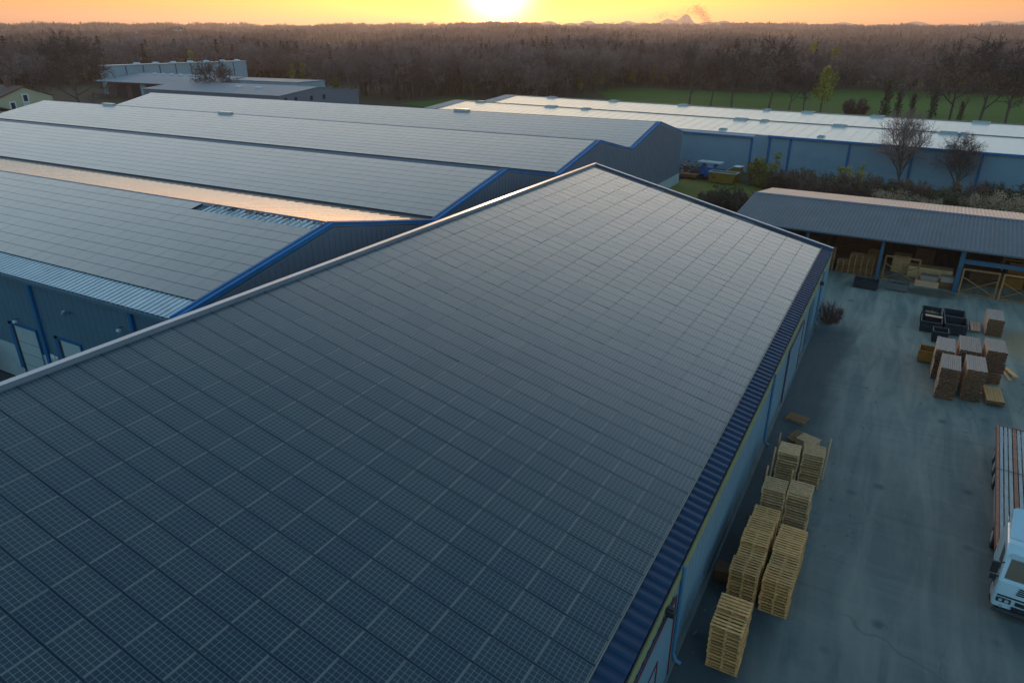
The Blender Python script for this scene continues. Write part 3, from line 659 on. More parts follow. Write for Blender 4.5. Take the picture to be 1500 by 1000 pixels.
def scatter(name, pts, meshes, weights, label):
    """one object of points that geometry nodes turn into trees"""
    me = bpy.data.meshes.new(name); me.from_pydata([p[:3] for p in pts], [], [])
    n = len(pts); rs = np.random.RandomState(4)
    for an, tp, arr in (('sc', 'FLOAT', np.array([p[3] for p in pts], 'f')), ('rot', 'FLOAT', rs.uniform(0, 6.28, n).astype('f')), ('pick', 'INT', rs.choice(len(meshes), n, p=weights).astype('i'))):
        at = me.attributes.new(an, tp, 'POINT'); at.data.foreach_set('value', arr)
    o = bpy.data.objects.new(name, me); COL.objects.link(o)
    ng = bpy.data.node_groups.new(name + '_nodes', 'GeometryNodeTree')
    ng.interface.new_socket('Geometry', in_out='INPUT', socket_type='NodeSocketGeometry'); ng.interface.new_socket('Geometry', in_out='OUTPUT', socket_type='NodeSocketGeometry')
    gi = ng.nodes.new('NodeGroupInput'); go = ng.nodes.new('NodeGroupOutput')
    join = ng.nodes.new('GeometryNodeGeometryToInstance')
    for mm in meshes:
        ob = bpy.data.objects.new(name + '_kind', mm); oi = ng.nodes.new('GeometryNodeObjectInfo'); oi.inputs['Object'].default_value = ob
        oi.inputs['As Instance'].default_value = True
        ng.links.new(oi.outputs['Geometry'], join.inputs[0])
    ip = ng.nodes.new('GeometryNodeInstanceOnPoints')
    def attr(nm, t):
        a = ng.nodes.new('GeometryNodeInputNamedAttribute'); a.data_type = t; a.inputs['Name'].default_value = nm; return a.outputs['Attribute']
    cx = ng.nodes.new('ShaderNodeCombineXYZ'); ng.links.new(attr('rot', 'FLOAT'), cx.inputs[2])
    ng.links.new(gi.outputs[0], ip.inputs['Points']); ng.links.new(join.outputs[0], ip.inputs['Instance'])
    ip.inputs['Pick Instance'].default_value = True
    ng.links.new(attr('pick', 'INT'), ip.inputs['Instance Index']); ng.links.new(cx.outputs[0], ip.inputs['Rotation'])
    ng.links.new(attr('sc', 'FLOAT'), ip.inputs['Scale']); ng.links.new(ip.outputs[0], go.inputs[0])
    md = o.modifiers.new('scatter', 'NODES'); md.node_group = ng
    tag(o, label, 'woodland', kind='stuff'); return o
def merged(T, Cw, name, cm):
    mb = MB(); mb.v = list(T.v); mb.f = list(T.f); mb.m = [0] * len(T.f)
    b = len(mb.v); mb.v += Cw.v; mb.f += [tuple(b + i for i in f) for f in Cw.f]; mb.m += [1] * len(Cw.f)
    return mb.mesh(name, ['bark', cm])
far = []
for i in range(4):
    T, Cw = bare_tree(111 + i, 14., 1.2, (7, 6, 5, 3), .16, .18); far.append(merged(T, Cw, 'far_bare', 'twig'))
T, Cw = leafy_tree(171, 11., 3.4, .6, 420); far.append(merged(T, Cw, 'far_spring', 'leaf_new'))
rg2 = random.Random(6); T = MB(); Cw = MB(); T.tube([(0, 0, -.1), (0, 0, 17.)], [.28, .04], 4)
for k in range(14): leaf_cloud(Cw, rg2, (0, 0, 2 + 15 * k / 14), 3.4 * (1.05 - k / 14), 26, .6, 0, .4)
far.append(merged(T, Cw, 'far_conifer', 'evergreen'))
pts = [(x, y, ground_h(x, y) - .2, rg.uniform(.55, 1.0) * (1 + .34 * math.sin(x * .021 + 1.2 * math.sin(y * .013)) * math.sin(y * .017 + .6)) * (1 + max(0, q - 900) * .00018)) for q, x, y in cand if (q, x, y) not in single]
scatter('woodland', pts, far, [.20, .20, .20, .19, .12, .09], 'brown bare winter wood stretching from the works to the horizon')
# ================================================================== BUILDINGS
TH = R(13.507); TT = math.tan(TH); CT, ST = math.cos(TH), math.sin(TH)
def roofz(x): return 20.6 - 12.968 - (x + 16.984) * TT
Y0, Y1 = -12., 61.25        # near and far gable
XR, XG, XW = -25.1, -3.995, -3.99
def panel_mesh(L, W, nu, nv, glass, name='solar_panel', fr=.017, h=.04, e=.034):
    """one module: glass, bright frame at the two ends, dark frame along the sides"""
    mb = MB()
    me_uv = []
    mb.quad((fr, e, h), (L - fr, e, h), (L - fr, W - e, h), (fr, W - e, h), 0)
    for a, b in ((0, fr), (L - fr, L)): mb.quad((a, e, h + .003), (b, e, h + .003), (b, W - e, h + .003), (a, W - e, h + .003), 1)
    for a, b in ((0, e), (W - e, W)): mb.quad((0, a, h - .002), (L, a, h - .002), (L, b, h - .002), (0, b, h - .002), 2)
    mb.quad((0, 0, 0), (L, 0, 0), (L, 0, h - .002), (0, 0, h - .002), 2); mb.quad((0, W, 0), (L, W, 0), (L, W, h - .002), (0, W, h - .002), 2)
    mb.quad((0, 0, 0), (0, W, 0), (0, W, h), (0, 0, h), 1); mb.quad((L, 0, 0), (L, W, 0), (L, W, h), (L, 0, h), 1)
    return mb
def finish_uv(me, nmod, nu, nv):
    uv = me.uv_layers.new(name='uv'); nl = len(me.loops)
    a = np.zeros((nl, 2), 'f'); per = nl // nmod
    a = a.reshape(nmod, per, 2); a[:, 0:4, :] = np.array([(0, 0), (nu, 0), (nu, nv), (0, nv)], 'f')
    uv.data.foreach_set('uv', a.ravel())
    at = me.attributes.new('rnd', 'FLOAT', 'FACE'); nf = len(me.polygons) // nmod
    at.data.foreach_set('value', np.repeat(np.random.rand(nmod), nf).astype('f') if nmod > 1 else np.zeros(nf, 'f'))
def panel_field(parent_roof, spots, L, W, nu, nv, rot, glass, u, v, n):
    """spots: corner points; the hundred largest in the frame are parts of their own, the rest one part"""
    base = panel_mesh(L, W, nu, nv, glass) if glass == 'pv' else panel_mesh(L, W, nu, nv, glass, fr=.006, e=.02)
    me = base.mesh('solar_panel', [glass, 'pv_frame' if glass == 'pv' else 'pv_frame_dull', 'pv_edge']); finish_uv(me, 1, nu, nv)
    sh = ORG.get(parent_roof.name, (0, 0, 0))
    def near(p):
        f = frame_pos(p); return f[2] if f and -10 < f[0] < 1510 and -10 < f[1] < 1010 else 1e6 + (Vector(p) - EYE).length
    ordered = sorted(spots, key=near) if PANEL_SINGLES.get(parent_roof.name) else list(spots)
    k = PANEL_SINGLES.get(parent_roof.name, 0)
    rg = random.Random(9); JIT = .0026 if glass == 'pv' else .0009
    for p in ordered[:k]:
        link('solar_panel', me, parent_roof, Vector(p) - Vector(sh), (rot[0] + rg.gauss(0, JIT), rot[1] + rg.gauss(0, JIT), rot[2]))
    rest = ordered[k:]
    if not rest: return
    bv = np.array(base.v, 'f'); A = np.array([u, v, n], 'f'); nb = len(bv)
    allv = np.empty((len(rest), nb, 3), 'f')
    for i, p in enumerate(rest):
        q = bv.copy(); q[:, 2] += q[:, 0] * rg.gauss(0, JIT) + q[:, 1] * rg.gauss(0, JIT)
        allv[i] = q @ A + (np.array(p, 'f') - np.array(sh, 'f'))
    mb = MB(); mb.v = [tuple(x) for x in allv.reshape(-1, 3).tolist()]
    for i in range(len(rest)):
        o = i * nb; mb.f += [tuple(o + j for j in f) for f in base.f]; mb.m += base.m
    me2 = mb.mesh('solar_panels', [glass, 'pv_frame' if glass == 'pv' else 'pv_frame_dull', 'pv_edge']); finish_uv(me2, len(rest), nu, nv)
    o = link('solar_panels', me2, parent_roof); o['kind'] = 'stuff'
PANEL_SINGLES = {}

# ------------------------------------------------ the near warehouse with the large solar roof
W1 = thing('solar_warehouse', 'long warehouse in front whose whole sloping roof is covered in dark solar panels', 'warehouse', (-14, 24, 0), 0, None, True)
mb = MB(); mb.prism([(XR - .3, 0, 0)] * 0 + [(x, Y0, z) for x, z in ((XR - .25, roofz(XR) - .12), (XG - .02, roofz(XG) - .12), (XG - .02, roofz(XG) - .02), (XR - .25, roofz(XR) - .02))], (0, Y1 - Y0, 0))
roof1 = mb.build('roof', ['sheet_grey'], W1)
# ribbed navy sheet showing below the last row of panels
mb = MB(); xa, xb = -4.93, XG; za, zb = roofz(xa), roofz(xb)
mb.ribs((xa + .1, Y0, roofz(xa + .1)), (0, Y1 - Y0 - .25, 0), (xb - xa - .1, 0, zb - roofz(xa + .1)), .475, .085, (ST, 0, CT), 0, .3, .6)
mb.build('eave_sheet', ['navy'], roof1)
mb = MB(); xe = -4.825; p0 = Vector((xe, Y0 + .3, roofz(xe))); mb.prism([p0, p0 + Vector((.05, 0, -.012)), p0 + Vector((.05 + ST * .11, 0, .10)), p0 + Vector((ST * .11, 0, .112))], (0, Y1 - Y0 - .6, 0)); mb.build('array_edge', ['lip_grey'], roof1)
spots = []
for i in range(-6, 9):
    x = -16.984 + i * 1.389 * CT
    for j in range(-30, 42):
        y = 18.387 + j; 
        if y + 1 > Y1 - .3 or y < Y0 + .3: continue
        spots.append((x + ST * .05, y + .006, roofz(x) + CT * .05))
PANEL_SINGLES[roof1.name] = 100
panel_field(roof1, spots, 1.389 - .018, 1. - .012, 8, 6, (0, TH, 0), 'pv', (CT, 0, -ST), (0, 1, 0), (ST, 0, CT))
# capping along the ridge and the far gable
mb = MB(); mb.box(-25.36, -25.1, Y0 - .05, Y1 + .2, 9.2, 9.84, 0); mb.box(-25.38, -25.07, Y0 - .1, Y1 + .25, 9.842, 9.872, 0)
mb.build('ridge_capping', ['cap'], W1)
mb = MB()
p0, p1 = Vector((-25.04, Y1 - .02, roofz(-25.04) + .02)), Vector((XG + .03, Y1 - .02, roofz(XG + .03) + .02))
mb.prism([p0, p0 + Vector((0, .22, 0)), p0 + Vector((0, .22, .2)), p0 + Vector((0, 0, .2))], p1 - p0, 1)
q0, q1 = p0 + Vector((0, -.03, .203)), p1 + Vector((.03, -.03, .203))
mb.prism([q0, q0 + Vector((0, .3, 0)), q0 + Vector((0, .3, .035)), q0 + Vector((0, 0, .035))], q1 - q0, 0)
mb.build('gable_capping', ['cap', 'cap_dark'], W1)  # shade on the capping's near face is put into its dark colour
# walls
mb = MB(); zt = roofz(XW) - .14
mb.ribs((XW, Y0 + .1, .5), (0, Y1 - Y0 - .25, 0), (0, 0, zt - .5), .5, .025, (1, 0, 0), 0, .7, .8)
mb.build('wall', ['wall_blue'], W1, label='light blue east wall under the ribbed eave')
mb = MB(); mb.prism([(XR - .22, Y1 - .12, 0), (XW - .02, Y1 - .12, 0), (XW - .02, Y1 - .12, roofz(XW) - .14), (XR - .22, Y1 - .12, roofz(XR - .22) - .14)], (0, .1, 0)); mb.build('wall', ['wall_blue'], W1)
mb = MB(); mb.prism([(XR - .22, Y0 + .02, 0), (XW - .02, Y0 + .02, 0), (XW - .02, Y0 + .02, roofz(XW) - .14), (XR - .22, Y0 + .02, roofz(XR - .22) - .14)], (0, .08, 0)); mb.build('wall', ['wall_blue'], W1)
mb = MB(); mb.box(XR - .34, XR - .24, Y0 + .1, Y1 - .15, 0, 9.19); mb.build('wall', ['wall_slate'], W1)
mb = MB(); mb.box(XW - .12, XW + .05, Y0 + .1, Y1 - .14, 0, .5); mb.box(XW + .05, XW + .17, Y0 + .1, Y1 - .1, -.02, .08); mb.build('plinth', ['concrete_dark'], W1)
# olive fascia below the gutter, gutter
mb = MB(); mb.box(XW + .03, XW + .05, Y0 + .12, Y1 - .18, zt - .50, zt - .02); mb.build('fascia', ['olive'], W1)
mb = MB(); zg = roofz(XG) - .06
mb.prism([(XG + .0, 0, zg - .09), (XG + .065, 0, zg - .09), (XG + .08, 0, zg + .03), (XG + .065, 0, zg + .03), (XG + .05, 0, zg - .07), (XG + .0, 0, zg - .07)], (0, 1, 0))
for i, v in enumerate(mb.v): mb.v[i] = (v[0], Y0 if v[1] < .5 else Y1 + .1, v[2])
mb.build('gutter', ['gutter'], W1)
for y in (2.2, 18.95, 35.6, 55.6):
    mb = MB(); x = XW + .10
    mb.tube([(x, y, zg - .06), (x, y, 3.9), (x - .02, y, .42), (x + .1, y, .16), (x + .28, y, .10)], .065, 8); 
    for z in (1.2, 2.7): mb.box(XW + .03, x + .03, y - .09, y + .09, z, z + .05)
    mb.build('downpipe', ['pipe_blue'], W1)
# sliding doors edged in red
def red_door(ya, yb, h, inner=None):
    mb = MB(); mb.box(XW + .04, XW + .085, ya, yb, .1, h); d = mb.build('sliding_door', ['wall_sky'], W1)
    mb = MB(); e = .075
    mb.box(XW + .087, XW + .125, ya - e, ya, .1, h); mb.box(XW + .087, XW + .125, yb, yb + e, .1, h); mb.box(XW + .087, XW + .125, ya - e, yb + e, h + .002, h + e)
    mb.build('door_frame', ['red_paint'], d)
    if inner:
        a, b, hh = inner; mb = MB(); mb.box(XW + .088, XW + .12, a, a + .05, .12, hh); mb.box(XW + .088, XW + .12, b - .05, b, .12, hh); mb.box(XW + .088, XW + .12, a, b, hh + .002, hh + .05)
        mb.build('wicket_frame', ['red_paint'], d)
red_door(14.0, 18.25, 3.6, (15.35, 16.65, 2.25))
red_door(41., 46.6, 3.55)
mb = MB(); mb.box(XW + .05, XW + .075, 49.6, 52.2, .1, 3.4); mb.build('sliding_door', ['wall_slate_blue'], W1)
for y in (17.2, 54.): 
    mb = MB(); mb.box(XW + .08, XW + .34, y - .14, y + .14, zt - .56, zt - .34); mb.beam((XW + .08, y, zt - .32), (XW + .3, y, zt - .33), .05, .05); mb.build('wall_lamp', ['plastic_dark'], W1)

# ------------------------------------------------ the four bay solar warehouse behind it
XC, XL = -30.2, -137.
RZ = 9.97
ridges = [31.77, 53.52, 74.58, 95.73]; valleys = [(20.44, 7.72), (42.6, 7.80), (64.0, 7.86), (85.25, 7.70), (107.0, 7.52)]
W2 = thing('bay_roofed_warehouse', 'wide grey warehouse with four solar roofed bays and bright blue verge trims', 'warehouse', (-84, 64, 0), 0, None, True)
for k in range(4):
    ya, za = valleys[k]; yb, zb = valleys[k + 1]; yr = ridges[k]
    # slope facing the camera
    mb = MB(); mb.prism([(XL, ya, za - .02), (XL, yr, RZ - .02), (XL, yr, RZ - .16), (XL, ya, za - .16)], (XC - XL, 0, 0), 0)
    n = Vector((0, -(RZ - za), yr - ya)).normalized()
    f = mb.build('roof_slope', ['sheet_grey'], W2)
    d = Vector((0, yr - ya, RZ - za)); sl = d.length; d /= sl
    if k == 0:
        mb = MB(); mb.ribs((XL, ya - .35, za - .35 * (RZ - za) / (yr - ya) + .012), (XC - XL - .35, 0, 0), d * 1.75, .4, .04, n, 0, .3, .5); mb.build('eave_sheet', ['sheet_bare'], f)
        mb = MB(); o = Vector((-41.0, ya, za)) + d * (sl - 1.78) + n * .012; mb.ribs(o, (XC + 41. - .35, 0, 0), d * 1.6, .5, .07, n, 0, .3, .5); mb.build('skylight_strip', ['sheet_bare'], f)
        mb = MB()
        rg = random.Random(31)
        for i in range(44):
            t = rg.uniform(0, 1); q = Vector((-40.6 + 9.6 * t, ya, za)) + d * (sl - rg.uniform(.35, .75)) + n * .14
            q2 = q + Vector((rg.uniform(.3, .9), 0, 0)) + d * rg.uniform(-.35, .25) + n * rg.uniform(0, .12); mb.tube([q, (q + q2) / 2 + n * .08, q2], .022, 4)
        mb.build('cabling', ['plastic_dark'], f)
    s0 = 1.40 if k == 0 else .55; rows = int((sl - s0 - .12) / 1.0); sp = []
    for i in range(rows):
        for j in range(int((XC - XL - 1.0) / 1.39)):
            x = XC - .55 - (j + 1) * 1.39
            if k == 0 and i == rows - 1 and x > -42.2 : continue
            if k == 0 and i == rows - 2 and x > -42.2 + 0 and False: continue
            p = Vector((x, ya, za)) + d * (s0 + i * 1.0) + n * .06; sp.append(tuple(p))
    PANEL_SINGLES[f.name] = 100 if k == 0 else 0
    ang = math.atan2(RZ - za, yr - ya)
    panel_field(f, sp, 1.39 - .004, 1. - .018, 8, 6, (ang, 0, 0), 'pv_far', (1, 0, 0), tuple(d), tuple(n))
    # slope facing away, metal sheet with the reflected sky glow put into its colour
    d2 = Vector((0, yb - yr, zb - RZ)); n2 = Vector((0, RZ - zb, yb - yr)).normalized()
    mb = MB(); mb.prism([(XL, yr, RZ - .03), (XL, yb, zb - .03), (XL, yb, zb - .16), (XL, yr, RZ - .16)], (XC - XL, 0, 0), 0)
    fb = mb.build('roof_slope', ['sheet_salmon_glow'], W2)
    mb = MB(); mb.ribs((XL, yr, RZ - .02), (XC - XL - .3, 0, 0), d2, 1.0, .035, n2, 0, .15, .3); mb.build('rib_sheet', ['sheet_salmon_glow'], fb)
    # ridge flashing, valley gutter, blue verges
    mb = MB(); mb.prism([(XL, yr - .35, RZ - .05), (XL, yr, RZ + .10), (XL, yr + .3, RZ - .02)], (XC - XL - .3, 0, 0)); mb.build('ridge_flashing', ['cap_dark'], W2)
    if k < 3:
        mb = MB(); mb.box(XL, XC - .2, yb - .22, yb + .42, zb - .12, zb + .05); mb.build('valley_gutter', ['plastic_dark'], W2)
    for (yA, zA, yB, zB) in ((ya - (.35 if k == 0 else 0), za - (.07 if k == 0 else 0), yr, RZ), (yr, RZ, yb, zb)):
        mb = MB(); a = Vector((XC - .42, yA, zA)); b = Vector((XC - .42, yB, zB)); up = Vector((0, 0, 1))
        mb.prism([a - up * .12, a + Vector((.44, 0, 0)) - up * .12, a + Vector((.44, 0, 0)) + up * .09, a + up * .09], b - a)
        a2, b2 = a + Vector((-.05, 0, .092)), b + Vector((-.05, 0, .092)); mb.prism([a2, a2 + Vector((.14, 0, 0)), a2 + Vector((.14, 0, .05)), a2 + Vector((0, 0, .05))], b2 - a2)
        a2, b2 = a + Vector((.34, 0, .092)), b + Vector((.34, 0, .092)); mb.prism([a2, a2 + Vector((.14, 0, 0)), a2 + Vector((.14, 0, .05)), a2 + Vector((0, 0, .05))], b2 - a2)
        mb.build('verge_trim', ['trim_blue'], W2)
# vents on the ridges
for x, k in ((-118., 2), (-90., 2), (-62., 3)):
    mb = MB(); mb.box(x - 1.3, x + 1.3, ridges[k] - .4, ridges[k] + .2, RZ - .05, RZ + .26); mb.box(x - 1.4, x + 1.4, ridges[k] - .48, ridges[k] + .28, RZ + .263, RZ + .32); mb.build('roof_vent', ['sheet_bare'], W2)
# end wall towards the near warehouse
pts = [(valleys[0][0], valleys[0][1])]
for k in range(4): pts += [(ridges[k], RZ), valleys[k + 1]]
mb = MB(); prof = []
mb.prism([(XC - .12, valleys[0][0] + .06, 1.5)] + [(XC - .12, min(max(y, valleys[0][0] + .06), 106.9), z - .2) for y, z in pts] + [(XC - .12, 106.9, 1.5)], (.12, 0, 0))
we = mb.build('wall', ['wall_slate'], W2)
mb = MB(); y = valleys[0][0] + .3
while y < 106.6:
    zt_ = np.interp(y, [p[0] for p in pts], [p[1] for p in pts]) - .32
    mb.box(XC + .001, XC + .03, y, y + .16, 1.52, zt_); y += .5
mb.build('cladding_rib', ['wall_slate'], we)
mb = MB(); mb.box(XC - .14, XC + .06, valleys[0][0] + .06, 106.95, 0, 1.5); mb.build('wall_base', ['concrete'], W2)
# front wall
YF = 20.44
mb = MB(); mb.ribs((XL, YF + .05, 2.45), (XC - XL, 0, 0), (0, 0, 5.2), .6, .02, (0, -1, 0), 0, .7, .8); mb.build('wall', ['wall_slate_blue'], W2)
mb = MB(); mb.box(XL, XC, YF - .03, YF + .15, 0, 2.45); mb.build('wall_base', ['concrete'], W2)
mb = MB(); mb.box(XL, XC, YF - .47, YF - .25, 7.42, 7.62); mb.build('gutter', ['wall_slate_blue'], W2)
mb = MB(); mb.box(XL, XC - .1, 106.9, 107.1, 0, 7.3); mb.build('wall', ['wall_slate'], W2)
mb = MB(); mb.prism([(XL - .05, 20.5, 0)] + [(XL - .05, min(y, 106.9), z - .2) for y, z in pts] + [(XL - .05, 106.9, 0)], (-.1, 0, 0)); mb.build('wall', ['wall_slate'], W2)
x = -34.42
while x > XL:
    mb = MB(); mb.box(x - .14, x + .14, YF - .14, YF + .02, 0, 7.42); mb.build('wall_post', ['post_blue'], W2); x -= 9.5
for xa, xb, h, xo in ((-47.0, -44.72, 3.95, -47.66), (-42.05, -40.15, 3.97, -42.7), (-58.4, -56.1, 3.95, -59.0)):
    mb = MB(); mb.box(xa, xb, YF - .045, YF + .02, .55, h); d = mb.build('door', ['door_grey'], W2)
    mb = MB(); mb.box(xo, xa - .3, YF - .06, YF + .03, .9, h + .15); mb.box(xo, xb + .12, YF - .06, YF + .03, h + .02, h + .15); mb.box(xb + .005, xb + .12, YF - .06, YF + .03, .5, h + .018); mb.build('door_frame', ['post_blue'], d)
    mb = MB(); mb.box(xa - .3, xa - .002, YF - .05, YF + .03, .5, h + .018); mb.build('door_reveal', ['plastic_dark'], d)
    mb = MB()
    for z in (1.3, 2.1, 2.9): mb.box(xa + .02, xb - .02, YF - .052, YF - .046, z, z + .035)
    mb.build('panel_joint', ['gutter'], d)
for x, z in ((-46.25, 4.42), (-35.4, 6.05)):
    mb = MB(); mb.beam((x, YF - .02, z + .12), (x, YF - .25, z + .14), .04, .04, 0); mb.cbox(x - .12, x + .12, YF - .38, YF - .2, z - .05, z + .08, .03, 1); mb.build('wall_lamp', ['plastic_dark', 'white_frame'], W2)
mb = MB(); mb.beam((-41.0, YF - .06, 5.85), (-40.45, YF - .25, 6.2), .12, .07, 0); mb.beam((-40.3, YF - .02, 6.1), (-39.95, YF - .2, 6.13), .06, .06, 1); mb.build('wall_lamp', ['white_frame', 'plastic_dark'], W2)
mb = MB(); mb.box(-43.6, -43.2, YF - .09, YF - .04, 2.5, 2.75); mb.box(-43.1, -42.85, YF - .09, YF - .04, 2.55, 2.72); mb.build('junction_box', ['white_frame'], W2)

# ------------------------------------------------ long white roofed warehouse beyond
MROT = math.atan(-.13)
W3 = thing('white_roofed_warehouse', 'very long blue walled warehouse with a pale white double roof', 'warehouse', (0, 121., 0), MROT)
LX, RX = -97., 78.; EZ, WZ = 5.92, 6.95
def W3slopes():
    for k, (v0, v1, v2) in enumerate(((0., 10.3, 20.), (20., 30.2, 40.))):
        v00 = -.35 if k == 0 else v0
        mb = MB(); mb.prism([(LX, v00, EZ - .03 * (k == 0)), (LX, v1, WZ), (LX, v1, WZ - .16), (LX, v00, EZ - .2)], (RX - LX, 0, 0)); s = mb.build('roof_slope', ['roof_white'], W3)
        mb = MB(); x = LX + 4.
        while x < RX - 1:
            a = Vector((x, v00 + .02, EZ + .012 - .03 * (k == 0))); b = Vector((x, v1 - .1, WZ + .012)); mb.prism([a, a + Vector((.07, 0, 0)), a + Vector((.07, 0, .012)), a + Vector((0, 0, .012))], b - a); x += 2.0
        mb.build('roof_seam', ['roof_white'], s)
        mb = MB(); mb.prism([(LX, v1, WZ), (LX, v2, EZ), (LX, v2, EZ - .16), (LX, v1, WZ - .16)], (RX - LX, 0, 0)); mb.build('roof_slope', ['roof_white'], W3)
        mb = MB(); mb.box(LX, RX, v1 - .18, v1 + .18, WZ + .003, WZ + .10); mb.build('ridge_flashing', ['gutter'], W3)
        mb = MB(); a, b = Vector((LX - .1, v0 - .3, EZ + .02)), Vector((LX - .1, v1, WZ + .02)); mb.prism([a, a + Vector((3.4, 0, 0)), a + Vector((3.4, 0, .06)), a + Vector((0, 0, .06))], b - a); mb.build('verge_strip', ['factory_roof'], W3)
W3slopes()
PX = -20.6          # left of this the wall steps forward
mb = MB(); mb.prism([(PX - 2.2, -2.05, 0), (PX, -.12, 0), (RX, -.12, 0), (RX, .05, 0), (PX - .05, .05, 0), (PX - 2.25, -1.85, 0)], (0, 0, EZ - .2))
for i, v in enumerate(mb.v): mb.v[i] = (v[0], v[1], 1.5 if v[2] < 1 else v[2])
w3 = mb.build('wall', ['wall_sky'], W3)
mb = MB(); mb.box(LX, PX - 2.2, -2.05, -1.85, 0, EZ - .28); mb.build('wall', ['wall_sky'], W3)
mb = MB(); mb.box(PX + .05, RX, -.16, .06, 0, 1.5); mb.build('wall_base', ['wall_blue'], W3)
mb = MB(); mb.prism([(LX, -2.4, EZ - .26), (LX, .2, EZ - .05), (LX, .2, EZ - .18), (LX, -2.4, EZ - .36)], (PX - 2.05 - LX, 0, 0)); mb.build('canopy_strip', ['factory_roof'], W3)
mb = MB(); mb.box(LX, PX - 2.0, -2.52, -2.38, EZ - .46, EZ - .2); mb.box(PX - .2, RX, -.55, -.36, EZ - .36, EZ - .04); mb.build('fascia', ['trim_blue'], W3)
for x in (-20.5, -17.2, -8.3, .45, 9.15, 17.8, 26.5):
    mb = MB(); mb.box(x - .16, x + .16, -.3, -.1, 0, EZ - .3); mb.build('wall_post', ['post_blue'], W3)
mb = MB(); mb.box(PX - 2.35, PX - 2.05, -2.2, -1.9, 0, EZ - .4); mb.build('wall_post', ['post_blue'], W3)
for xx in (LX, RX):
    mb = MB(); s = .1 if xx < 0 else -.1
    mb.prism([(xx, .1, 0), (xx, .1, EZ - .2), (xx, 10.3, WZ - .2), (xx, 20, EZ - .2), (xx, 30.2, WZ - .2), (xx, 39.9, EZ - .2), (xx, 39.9, 0)], (s, 0, 0)); mb.build('wall', ['wall_sky'], W3)
mb = MB(); mb.box(LX, RX, 39.7, 39.9, 0, EZ - .2); mb.build('wall', ['wall_sky'], W3)
def hatch(x, v, z, wdt, dep):
    mb = MB(); mb.box(x - wdt / 2, x + wdt / 2, v - dep / 2, v + dep / 2, z - .1, z + .2, 0); mb.box(x - wdt / 2 + .12, x + wdt / 2 - .12, v - dep / 2 + .12, v + dep / 2 - .12, z + .203, z + .26, 1); mb.build('roof_hatch', ['sheet_bare', 'factory_roof'], W3)
for x, wd in ((-89., 2.2), (-70., 2.6), (-61.5, 1.6), (-29.2, 2.4), (-25., 1.2), (-12.5, 2.2), (3.4, 2.6), (5.3, 1.)): hatch(x, 10.0, WZ, wd, 1.5)
for x, wd in ((-83., 2.2), (-66., 2.), (-49., 2.2), (-31., 1.3), (-23., 2.2), (-10.5, 2.2), (6., 2.6), (13., 1.3)): hatch(x, 30., WZ, wd, 1.6)
for x, wd in ((-29., 1.2), (-13., 1.), (4.8, 1.1)): hatch(x, 1.1, EZ + .1, wd, 1.1)

# ------------------------------------------------ open timber shed
SH = thing('open_shed', 'open fronted timber shed with a ribbed grey roof and blue posts', 'shed', (0, 69.3, 0), R(-2.6))
LS, RS, E0, RD = -14.2, 27., 4.06, 5.18
mb = MB(); mb.prism([(LS, -.25, E0 - .03), (LS, 9., RD - .01), (LS, 9., RD - .10), (LS, -.25, E0 - .13)], (RS - LS, 0, 0)); s = mb.build('roof_slope', ['sheet_grey'], SH, label='grey ribbed slope facing the yard')
d = Vector((0, 9.25, RD - E0 + .02)); n = Vector((0, -d.z, d.y)); mb = MB(); mb.ribs((LS, -.27, E0 - .02), (RS - LS, 0, 0), d, .333, .045, n, 0, .25, .45); mb.build('rib_sheet', ['sheet_grey'], s)
mb = MB(); mb.prism([(LS, 9., RD - .01), (LS, 17.6, E0 + .20), (LS, 17.6, E0 + .1), (LS, 9., RD - .10)], (RS - LS, 0, 0)); s = mb.build('roof_slope', ['sheet_warm_glow'], SH)
d = Vector((0, 8.6, E0 + .2 - RD)); n = Vector((0, -d.z, d.y)); mb = MB(); mb.ribs((LS, 9., RD), (RS - LS, 0, 0), d, .333, .02, n, 0, .25, .45); mb.build('rib_sheet', ['sheet_warm_glow'], s)
mb = MB(); mb.prism([(LS - .03, 8.65, RD + .0), (LS - .03, 9., RD + .09), (LS - .03, 9.3, RD + .0)], (RS - LS + .06, 0, 0)); mb.build('ridge_flashing', ['cap_dark'], SH)
mb = MB(); mb.box(LS, RS, 17.2, 17.35, 0, E0 - .08); mb.box(LS, LS + .12, 1.6, 17.15, 0, E0 - .05); mb.box(RS - .12, RS, 1.6, 17.15, 0, E0 - .05); mb.build('wall', ['brown_board'], SH)
mb = MB(); mb.box(LS + .05, RS - .05, .9, 1.1, E0 - .38, E0 - .02); mb.build('eave_beam', ['plastic_dark'], SH)
for i, x in enumerate((-13.6, -7.0, -.52, 5.75, 12.2, 18.7, 25.)):
    mb = MB(); wd = .13 if i != 3 else .19
    mb.box(x - wd, x + wd, .82, .86, 0, E0 - .4); mb.box(x - wd, x + wd, 1.1, 1.14, 0, E0 - .4); mb.box(x - .02, x + .02, .863, 1.097, 0, E0 - .4); mb.box(x - wd - .08, x + wd + .08, .72, 1.24, 0, .03)
    mb.build('post', ['steel_blue'], SH)
mb = MB(); mb.box(5.95, 25., .84, 1.08, 2.62, 2.98); mb.box(5.95, 25., .80, 1.12, 2.983, 3.02); mb.build('crossbeam', ['steel_blue'], SH)
for x in (-13.6, -7., -.52, 5.75, 12.2, 18.7): 
    mb = MB(); mb.beam((x, 1., E0 - .3), (x, 9., RD - .35), .12, .24); mb.beam((x, 9., RD - .35), (x, 17.1, E0 - .3), .12, .24); mb.build('rafter', ['plastic_dark'], SH)

